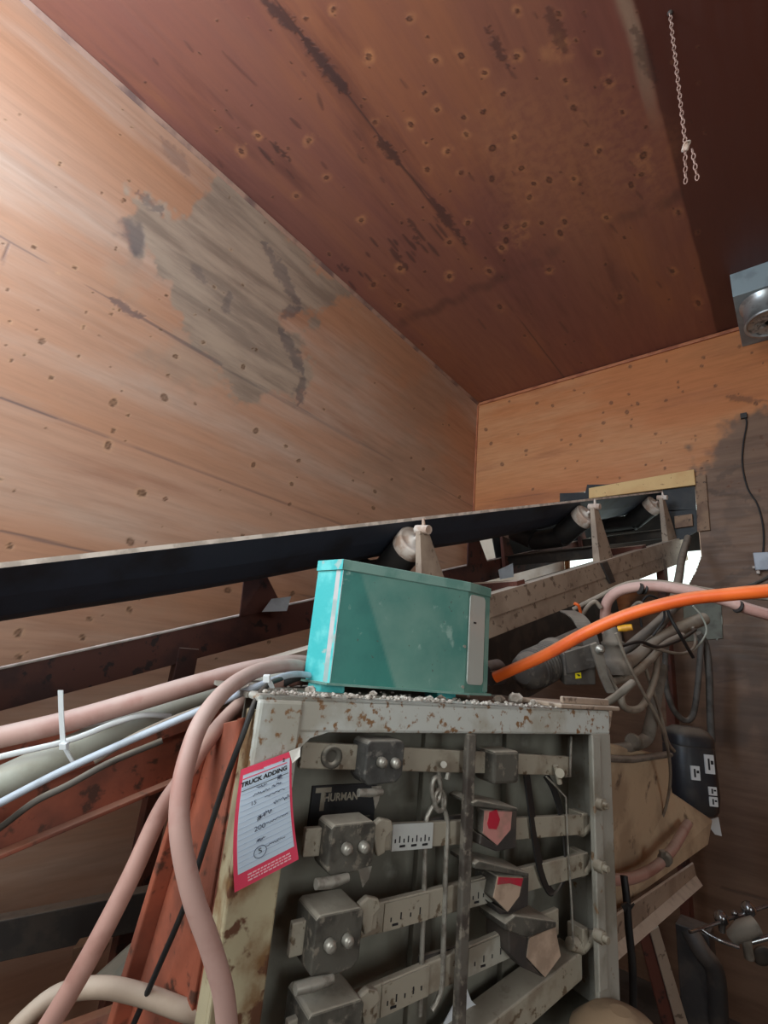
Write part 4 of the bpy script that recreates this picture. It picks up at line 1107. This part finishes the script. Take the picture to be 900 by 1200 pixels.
def zproj(u, v):
    """height on the vertical through the chain's ceiling point nearest to pixel row v"""
    lo, hi = 2.5, CZ
    for _ in range(40):
        mid = (lo + hi) / 2; c = (np.array([top[0], top[1], mid]) - EYE) @ R; y = c[1] / c[2] * F_PX + 600
        if y > v: lo = mid
        else: hi = mid
    return (lo + hi) / 2


zk, ze = zproj(0, 172), zproj(0, 213)
chn = thing('hanging_chain', 'thin pale chain with a knot, hanging from the dark part of the ceiling', 'chain', top)


def chain_strand(p0, p1):
    L_ = np.linalg.norm(np.array(p1) - p0); pitch = .021; n = max(2, int(L_ / pitch)); m = MB(); T = nrm(np.array(p1) - p0)
    e1 = nrm(np.cross(T, [0.3, 1, 0])); e2 = np.cross(T, e1)
    for i in range(n):
        c = np.array(p0) + T * (i + .5) * L_ / n; s = e1 if i % 2 else e2
        m.tube([c + T * .0132 * math.sin(q) + s * .0058 * math.cos(q) for q in [2 * math.pi * k / 8 for k in range(9)]], .0020, 5)
    return m


k0 = np.array([top[0], top[1], zk])
obj('strand', chain_strand(top, k0), M_CHAIN, chn)
obj('knot', MB().lathe(k0 + np.array([0, 0, -.018]), UP, [(.003, 0), (.009, .006), (.011, .018), (.008, .03), (.002, .036)], 10).tube(spline([k0 + np.array(x) for x in ((-.011, 0, -.01), (0, -.011, .004), (.013, 0, .014), (0, .010, .0), (-.011, 0, -.01))], 4), .004, 6), M_ROLLEND, chn)
obj('strand', chain_strand(k0 - UP * .012 + np.array([-.003, 0, 0]), np.array([top[0] - .012, top[1], ze])), M_CHAIN, chn)
obj('strand', chain_strand(k0 - UP * .012 + np.array([.016, .01, 0]), np.array([top[0] + .020, top[1] + .012, ze + .005])), M_CHAIN, chn)
obj('ceiling_hook', MB().lathe(top - UP * .012, UP, [(.004, 0), (.008, .004), (.010, .0115)], 10), M_DKSTEEL, chn)

# ------------------------------------------------------------------ machinery behind the cabinet, under the near rail
M_MACH = mat('grimy_machine', (84, 78, 72), .75, c2=(62, 56, 52), s2=12, c3=(110, 102, 92), s3=40, lo3=.55, hi3=.7, dust=(140, 130, 118), dk=.8)
M_DUSTY = mat('dust_caked_steel', (120, 112, 102), .8, c2=(94, 86, 76), s2=14, dust=(166, 154, 140), dk=.7)
FC = lambda p: (np.array(p), R[:, 0], R[:, 1], R[:, 2])


def zt_at(u, v, off): a, z = kp(u, v, off); return K(a, off, z)


mot = thing('gear_motor', 'grimy grey gear motor lying behind the cabinet top, right of the teal box', 'motor', at(640, 800, 1.5))
ma, mb_ = at(612, 790, 1.44), at(690, 752, 1.70); max_ = nrm(mb_ - ma); ml = np.linalg.norm(mb_ - ma)
obj('housing', MB().lathe(ma, max_, [(.03, 0), (.05, .012), (.056, .035), (.056, ml * .4), (.066, ml * .42), (.066, ml * .47), (.058, ml * .5), (.058, ml * .9), (.04, ml)], 24), M_MACH, mot)
fins = MB()
for k in range(9):
    d = .05 + k * ml * .035; fins.lathe(ma + max_ * d, max_, [(.054, 0), (.061, .001), (.061, .004), (.054, .005)], 24)
obj('cooling_fin', fins, M_MACH, mot)
obj('end_cap', MB().cyl(at(566, 790, 1.40), at(584, 786, 1.44), .034, seg=20).cyl(at(575, 795, 1.36), at(588, 793, 1.38), .02, seg=16), M_DKSTEEL, mot)
obj('strap_band', MB().ribbon(pix([(665, 716, 1.60), (678, 724, 1.52), (690, 745, 1.47), (697, 775, 1.45)], 6), R[:, 0] * .05, .004), M_MACH, mot)
vb = thing('valve_box', 'dark grey steel valve box with a small yellow sticker', 'valve box', at(680, 800, 1.46))
obj('body', MB().box(FC(at(680, 785, 1.46)), (-.048, -.045, 0), (.048, .047, .10)), M_MACH, vb, .004)
obj('cover', MB().prism([at(u, v, 1.45) for u, v in ((662, 765), (694, 755), (698, 782), (666, 790))], R[:, 2] * .01), M_MACH, vb, .002)
st = obj('sticker', MB().prism([at(u, v, 1.4585) for u, v in ((674, 789), (681, 788), (681.5, 794.5), (674.5, 795.5))], R[:, 2] * .001), mat('yellow_sticker', (250, 232, 30), .5, bump=0), vb)
obj('sticker_mark', MB().prism([at(u, v, 1.4578) for u, v in ((675.5, 790.5), (679, 793), (680, 791), (678, 790))], R[:, 2] * .0005), M_INK, st)
bk = thing('bracket_arm', 'dusty steel bracket arm with one shiny bolt, right of the valve box', 'bracket', at(712, 812, 1.36))
obj('arm', MB().prism([at(u, v, 1.38) for u, v in ((692, 756), (700, 753), (709, 770), (712, 790), (722, 812), (712, 813), (704, 795))], R[:, 2] * .012), M_DUSTY, bk, .002)
obj('bolt', MB().lathe(at(703, 761, 1.38), -R[:, 2], [(.014, 0), (.013, .006), (.007, .007), (.007, .014), (.003, .016)], 14), M_NICKEL, bk)
obj('stay', MB().tube(pix([(709, 780, 1.42), (718, 800, 1.40), (726, 814, 1.38)], 4), .006, 8), M_DUSTY, bk)
fit = thing('pipe_fitting', 'dust caked hose coupling standing below the orange hose', 'fitting', at(720, 800, 1.6))
fa, fb_ = at(716, 735, 1.62), at(722, 790, 1.58); fx = nrm(fb_ - fa); fl = np.linalg.norm(fb_ - fa)
obj('barrel', MB().lathe(fa, fx, [(.026, 0), (.030, .01), (.030, fl * .3), (.036, fl * .32), (.036, fl * .4), (.030, fl * .42), (.034, fl * .7), (.05, fl * .75), (.055, fl)], 20), M_DUSTY, fit)
obj('spigot', MB().cyl(at(712, 738, 1.62), at(713, 718, 1.62), .012, seg=12).lathe(at(712, 733, 1.62), -R[:, 1], [(.018, 0), (.019, .004), (.019, .010), (.018, .014)], 14).lathe(at(712, 742, 1.62), -R[:, 1], [(.02, 0), (.021, .004), (.021, .010), (.02, .014)], 14), M_HPINK2, fit)
obj('valve_lever', MB().tube([at(724, 737, 1.57), at(733, 736, 1.56), at(741, 735, 1.55)], [.009, .0115, .010], 12), mat('yellow_grip', (228, 168, 40), .5, c2=(190, 130, 40), s2=30), fit)
hose('hose', 'dust caked hose elbow leaving the coupling to the right', 'hose', [(722, 790, 1.58), (733, 778, 1.66), (748, 770, 1.75), (770, 752, 1.85), (800, 735, 1.95), (825, 725, 2.0)], .026, M_DUSTHOSE2, 16)
GD = 'dusty hoses and cables at the machinery'
dl = [
    ('hose', 'dusty hose crossing under the orange hose towards the wall opening', [(705, 790, 1.75), (735, 760, 1.80), (765, 735, 1.86), (790, 712, 1.95), (815, 690, 2.1)], .018, M_DUSTHOSE),
    ('hose', 'dusty hose from the opening down to the cable bundle', [(806, 630, 2.95), (799, 655, 2.7), (795, 680, 2.4), (788, 705, 2.2), (770, 740, 2.0), (745, 775, 1.85)], .020, M_DUSTHOSE),
    ('hose', 'thin dusty hose looping below the coupling', [(712, 800, 1.55), (738, 792, 1.6), (760, 775, 1.7), (780, 755, 1.8), (800, 745, 1.85)], .013, M_DUSTHOSE2),
    ('hose', 'dusty hose hanging in a deep loop right of the cabinet corner', [(745, 770, 1.75), (740, 800, 1.6), (728, 815, 1.5), (734, 830, 1.5), (752, 828, 1.55), (766, 800, 1.7), (772, 765, 1.85)], .011, M_DUSTHOSE2),
    ('hose', 'grey hose hanging in a U on the end wall, left loop', [(782, 740, 2.7), (779, 790, 2.65), (786, 825, 2.6), (800, 843, 2.6), (812, 838, 2.6), (818, 800, 2.65), (822, 750, 2.7)], .015, M_DUSTHOSE),
    ('hose', 'grey hose hanging straight down the end wall, right of the U loop', [(818, 742, 2.72), (827, 756, 2.72), (831, 790, 2.68), (832, 830, 2.65), (834, 870, 2.6)], .018, M_DUSTHOSE),
    ('cable', 'thin dark cable falling from the machinery across the gap right of the cabinet', [(722, 742, 1.5), (735, 775, 1.5), (752, 808, 1.5), (772, 845, 1.55), (783, 880, 1.65), (785, 920, 1.75), (775, 960, 1.8), (750, 990, 1.7), (726, 1020, 1.55)], .005, M_DUSTHOSE2),
    ('cable', 'second thin cable falling beside the first, nearer the wall', [(752, 765, 1.75), (760, 795, 1.72), (772, 830, 1.7), (782, 868, 1.72), (790, 880, 1.8)], .006, M_DUSTHOSE2),
    ('cable', 'thin white wire loop hanging below the pink hose', [(812, 710, 1.9), (822, 722, 1.9), (828, 738, 1.9), (822, 752, 1.9), (812, 762, 1.9)], .0035, M_CONDUIT),
    ('cable', 'pale looped cable under the bundle, ending at the patch sheet', [(752, 755, 1.7), (775, 762, 1.75), (798, 766, 1.8), (812, 760, 1.85), (815, 748, 1.9), (812, 735, 1.9)], .0055, M_DUSTHOSE2),
    ('cable', 'black cable coil under the bend of the pink hose', [(752, 735, 1.7), (750, 712, 1.7), (760, 698, 1.7), (775, 706, 1.7), (778, 725, 1.7), (765, 745, 1.7)], .004, M_BLACK),
    ('cable', 'black cable crossing the bundle to the right', [(728, 757, 1.55), (750, 752, 1.6), (772, 758, 1.65), (800, 748, 1.75), (815, 738, 1.8)], .006, M_BLACK),
    ('cable', 'black cable sloping steeply through the bundle', [(778, 700, 1.75), (785, 722, 1.72), (796, 742, 1.7), (812, 770, 1.75)], .006, M_BLACK),
    ('cable', 'grey cable under the near rail end', [(735, 725, 1.7), (742, 712, 1.68), (750, 707, 1.65), (758, 716, 1.62)], .008, M_DUSTHOSE2),
    ('cable', 'thin white wire rising right of the bundle', [(840, 700, 2.69), (843, 712, 2.68), (846, 730, 2.66), (840, 750, 2.64)], .004, M_CONDUIT),
    ('cable', 'curled grey cable end under the conveyor rail', [(682, 722, 1.62), (688, 712, 1.6), (697, 705, 1.6), (704, 712, 1.6)], .007, M_DUSTHOSE2),
]
for n_, l_, p_, r_, m_ in dl:
    if l_.startswith('thin white wire rising'):
        tag(obj('cable', MB().tube(spline([on_y(u, v, EY - .006) for u, v, _ in p_]), r_, 8), m_), l_, n_, GD)
    else: hose(n_, l_, n_, p_, r_, m_, 12, GD)
hose('cable', 'short orange wire end under the conveyor rail', 'cable', [(673, 707, 1.6), (678, 710, 1.6), (681, 720, 1.62)], .005, M_ORHOSE, 10)
tag(obj('crank_arm', MB().tube(pix([(706, 826, 1.30), (722, 816, 1.30), (736, 804, 1.30), (741, 800, 1.31)], 4), .010, 12), M_DUSTY), 'short dusty rod sticking out past the right corner of the cabinet top', 'rod')

# right of the cabinet: chute, angle iron, canister, pipes
M_CHUTE = mat('dusty_tan_steel', (196, 172, 142), .75, c2=(168, 144, 118), s2=4, c3=(110, 92, 76), s3=14, lo3=.6, hi3=.72)
chute = thing('hopper', 'dusty tan steel hopper side behind the right of the cabinet', 'hopper', at(750, 1050, 1.75))
hp = [at(u, v, z) for u, v, z in ((690, 868, 1.50), (783, 888, 1.85), (788, 930, 1.88), (835, 962, 1.95), (830, 990, 1.9), (724, 1066, 1.5), (690, 1075, 1.42))]
obj('side_plate', MB().prism(hp, R[:, 2] * .02 + R[:, 0] * .0), M_CHUTE, chute, .003)
obj('rim', MB().tube([at(700, 888, 1.46), at(740, 890, 1.62), (at(783, 884, 1.82))], .018, 10, (1, .6)), M_DUSTY, chute)
ang = thing('angle_iron', 'dusty angle iron sloping up to the right below the hopper', 'angle iron', at(770, 1060, 1.5))
a0_, a1_ = at(716, 1110, 1.36), at(822, 1030, 1.9)
obj('upper_leg', MB().prism([at(716, 1078, 1.36), at(813, 1012, 1.9), at(816, 1026, 1.9), at(716, 1112, 1.36)], R[:, 2] * .01), M_GREYRAIL, ang, .002)
obj('lower_leg', MB().prism([at(716, 1112, 1.36), at(816, 1026, 1.9), at(824, 1038, 1.86), at(720, 1130, 1.32)], R[:, 2] * .01), M_GREYRAIL, ang, .002)
legs_ = thing('support_strut', 'slanted grey and red steel leg under the angle iron', 'leg', at(790, 1200, 1.6))
obj('flange', MB().prism([at(u, v, 1.62) for u, v in ((762, 1092), (772, 1086), (808, 1205), (795, 1210))], R[:, 2] * .01), M_GREYRAIL, legs_, .002)
obj('web', MB().prism([at(u, v, 1.63) for u, v in ((750, 1100), (763, 1092), (797, 1210), (780, 1215))], R[:, 2] * .01), M_BROWN, legs_, .002)
can = thing('canister', 'black plastic canister with white stickers, behind the hopper', 'canister', at(815, 955, 2.1))
ca = at(812, 945, 2.1); cyu = nrm(np.array([.0, .05, 1.0])); cx_ = nrm(np.cross(R[:, 2], UP)); cz_ = np.cross(UP, cx_)
FCN = (ca, cx_, cz_, UP)
M_CAN = mat('dusty_black_plastic', (34, 34, 38), .5, c2=(52, 48, 46), s2=8, dust=(128, 116, 102), dk=.9)


def rrect(w, d, r, z, n=5):
    out = []
    for sx, sy, q0_ in ((1, 1, 0), (-1, 1, 90), (-1, -1, 180), (1, -1, 270)):
        for k in range(n):
            q = math.radians(q0_ + 90 * k / (n - 1)); out.append(ca + cx_ * (sx * (w - r) + r * math.cos(q)) + cz_ * (sy * (d - r) + r * math.sin(q)) + UP * z)
    return out


obj('body', MB().loft([rrect(.075, .07, .045, -.02), rrect(.086, .08, .05, .0), rrect(.092, .086, .05, .06), rrect(.090, .084, .05, .24), rrect(.085, .08, .05, .25)], True, True, True), M_CAN, can)
obj('lid', MB().loft([rrect(.09, .085, .05, .25), rrect(.09, .085, .05, .285), rrect(.078, .07, .05, .31), rrect(.05, .045, .03, .325)], True, True, True), M_CAN, can)
M_STK = mat('white_sticker', (208, 206, 204), .6, bump=0)
for (x0, z0, w, h) in ((-.052, .12, .038, .055), (.012, .15, .040, .075), (.018, .068, .034, .032), (.018, .026, .034, .036)):
    s_ = obj('sticker', MB().box(FCN, (x0, -.0905, z0), (x0 + w, -.085, z0 + h)), M_STK, can)
    obj('print', MB().box(FCN, (x0 + w * .3, -.0912, z0 + h * .2), (x0 + w * .5, -.0905, z0 + h * .8)).box(FCN, (x0 + w * .6, -.0912, z0 + h * .5), (x0 + w * .9, -.0905, z0 + h * .7)), M_INK, s_)
tag(obj('white_card', MB().prism([at(u, v, 2.05) for u, v in ((826, 962), (842, 958), (846, 980), (838, 978))], R[:, 2] * .004), M_STK), 'white card sticking out below the black canister', 'card')
pp = thing('water_pipe', 'dusty pipe with an elbow, running from behind the cabinet and turning up', 'pipe', at(750, 880, 1.7))
obj('run', MB().tube(pix([(700, 880, 1.6), (735, 876, 1.68), (752, 870, 1.72)], 5), .018, 14), M_DUSTY, pp)
obj('elbow', MB().tube(pix([(745, 872, 1.70), (757, 866, 1.73), (762, 852, 1.74), (768, 820, 1.78), (775, 780, 1.85)], 6), .022, 14), M_DUSTY, pp)
obj('coupling', MB().lathe(at(740, 868, 1.68), nrm(at(748, 872, 1.71) - at(740, 868, 1.68)), [(.022, 0), (.027, .006), (.027, .03), (.022, .036)], 14), M_DUSTY, pp)
hose('hose', 'faded red hose crossing in front of the hopper with a clamp', 'hose', [(705, 1030, 1.32), (735, 1030, 1.40), (758, 1022, 1.5), (775, 1010, 1.58), (790, 992, 1.65), (806, 965, 1.8)], .0155, M_HPINK2, 12)
c = at(778, 1008, 1.57)
tag(obj('hose_clamp', MB().lathe(c, nrm(at(783, 1002, 1.6) - c), [(.016, 0), (.021, .002), (.021, .022), (.016, .024)], 14).box(FC(c), (-.012, -.03, -.005), (.004, -.012, .008)), M_DUSTY), 'steel clamp on the faded red hose', 'clamp')
hose('cable', 'black taped cable hanging down right of the cabinet post', 'cable', [(731, 1026, 1.27), (734, 1050, 1.25), (737, 1090, 1.23), (741, 1130, 1.22), (742, 1180, 1.22), (740, 1230, 1.22)], .0095, M_BLACK, 10)
tag(obj('tape_bow', MB().prism([at(u, v, 1.235) for u, v in ((728, 1062), (736, 1058), (741, 1062), (744, 1060), (740, 1066), (734, 1072))], R[:, 2] * .006), M_BLACK), 'black tape tied round the hanging cable', 'tape')
# rounded dusty bag at the bottom
bg = MB(); o_b = K(.80, -.055, .935)
bg.lathe(o_b - UP * .12, UP, [(.03, 0), (.085, .02), (.105, .07), (.095, .12), (.06, .150), (.02, .162)], 24)
tag(obj('dust_bag', bg, mat('dusty_tan_cloth', (150, 126, 100), .9, c2=(128, 106, 84), s2=10, bump=.4, bs=25)), 'rounded dusty tan bag at the foot of the right cabinet post', 'bag')

# tool tangle at the lower right
M_CHROME = mat('worn_chrome', (176, 178, 180), .22, .9, c2=(120, 120, 122), s2=30, bump=.05)
tr = thing('rod_rack', 'bent bright rod frame at the right edge, holding the shiny knobs', 'rod frame', at(830, 1090, 1.6))
obj('rod', MB().tube(pix([(808, 1092, 1.58), (822, 1088, 1.6), (862, 1074, 1.62), (910, 1058, 1.64)], 3), .0055, 8), M_CHROME, tr)
obj('rod', MB().tube(pix([(822, 1089, 1.6), (834, 1097, 1.58), (846, 1103, 1.56), (866, 1110, 1.54)], 3), .0065, 8), M_CHROME, tr)
obj('rod', MB().tube(pix([(880, 1104, 1.55), (895, 1100, 1.55), (915, 1094, 1.55)], 3), .008, 8), M_CHROME, tr)
for i, (u, v, r, l) in enumerate(((845, 1075, .022, 'left shiny round knob standing on the rod frame'), (877, 1064, .022, 'right shiny round knob on the rod frame, nearest the right edge'), (861, 1070, .010, 'small middle knob between the two shiny knobs'))):
    o_k = at(u, v, 1.625)
    tag(obj('knob', MB().lathe(o_k - UP * r, UP, [(r * .45, -.02), (r * .5, 0), (r * .95, r * .5), (r, r), (r * .8, r * 1.5), (r * .35, r * 1.85)], 18), M_CHROME), l, 'knob', 'knobs at the lower right')
wr = thing('tee_fitting', 'dull grey tee fitting hanging below the rod frame', 'fitting', at(875, 1110, 1.55))
obj('barrel', MB().tube([at(858, 1098, 1.58), at(870, 1090, 1.56), at(886, 1084, 1.56)], [.02, .028, .026], 16), M_DUSTY, wr)
obj('stem', MB().tube([at(872, 1092, 1.56), at(876, 1110, 1.55), at(878, 1122, 1.55)], [.020, .014, .015], 14), M_DUSTY, wr)
tag(obj('hand_wheel', MB().lathe(at(892, 1118, 1.6), -R[:, 2], [(.012, 0), (.03, 0), (.034, .006), (.03, .012), (.012, .012)], 20), M_DKSTEEL), 'dark round valve wheel at the lower right edge', 'valve wheel')
drm = thing('machine_stand', 'dark dusty machine stand in the shadow at the lower right', 'stand', at(820, 1200, 1.9))
obj('column', MB().box((at(815, 1100, 2.0) * np.array([1, 1, 0]), *FW[1:]), (-.06, -.06, 0), (.06, .06, at(815, 1085, 2.0)[2])), M_DKSTEEL, drm, .005)
obj('arm', MB().tube(pix([(808, 1090, 1.95), (822, 1115, 1.9), (838, 1140, 1.88), (842, 1200, 1.86)], 5), .035, 12), M_DKSTEEL, drm)

# ------------------------------------------------------------------ lower left, behind the hoses
brc = thing('floor_brace', 'dark timber brace low down between the conveyor and the left wall', 'brace', at(60, 1100, 1.5))
q0_, q1_ = at(-60, 1116, 1.3), at(235, 1054, 1.5)
vx = nrm(q1_ - q0_); vz = nrm(UP - vx * (UP @ vx)); vy = np.cross(vz, vx)
obj('beam', MB().box((q0_, vx, vy, vz), (-.3, 0, -.05), (np.linalg.norm(q1_ - q0_) + .3, .05, .05)), M_DKSTEEL, brc, .003)
ply = MB(); r0 = Q(-2.1, -.60, -.5); r1 = Q(-.2, -.60, -.5)
pb = [at(105, 1150, 1.05), at(180, 1082, 1.15), at(215, 1068, 1.2), at(200, 1112, 1.12), at(150, 1160, 1.02), at(110, 1172, 1.0)]
tag(obj('sheet_metal_offcut', MB().prism(pb, R[:, 2] * .006), M_CONDUIT, bevel=.001), 'pale grey sheet metal offcut leaning beside the orange column at the bottom', 'offcut')
tag(obj('wood_wedge', MB().prism([at(u, v, 1.2) for u, v in ((85, 1112), (112, 1105), (121, 1118), (96, 1135), (84, 1132))], R[:, 2] * .03), M_OLDB, bevel=.002), 'small pale wood wedge beside the slanting pink hose', 'wedge')
tag(obj('skirt_board', MB().prism([at(-60, 1255, 1.0), at(200, 1160, 1.1), at(230, 1260, 1.0), at(-40, 1400, .9)], R[:, 2] * .02), M_ORANGE, bevel=.002), 'rusty orange plate at the bottom left behind the tan hose', 'plate')
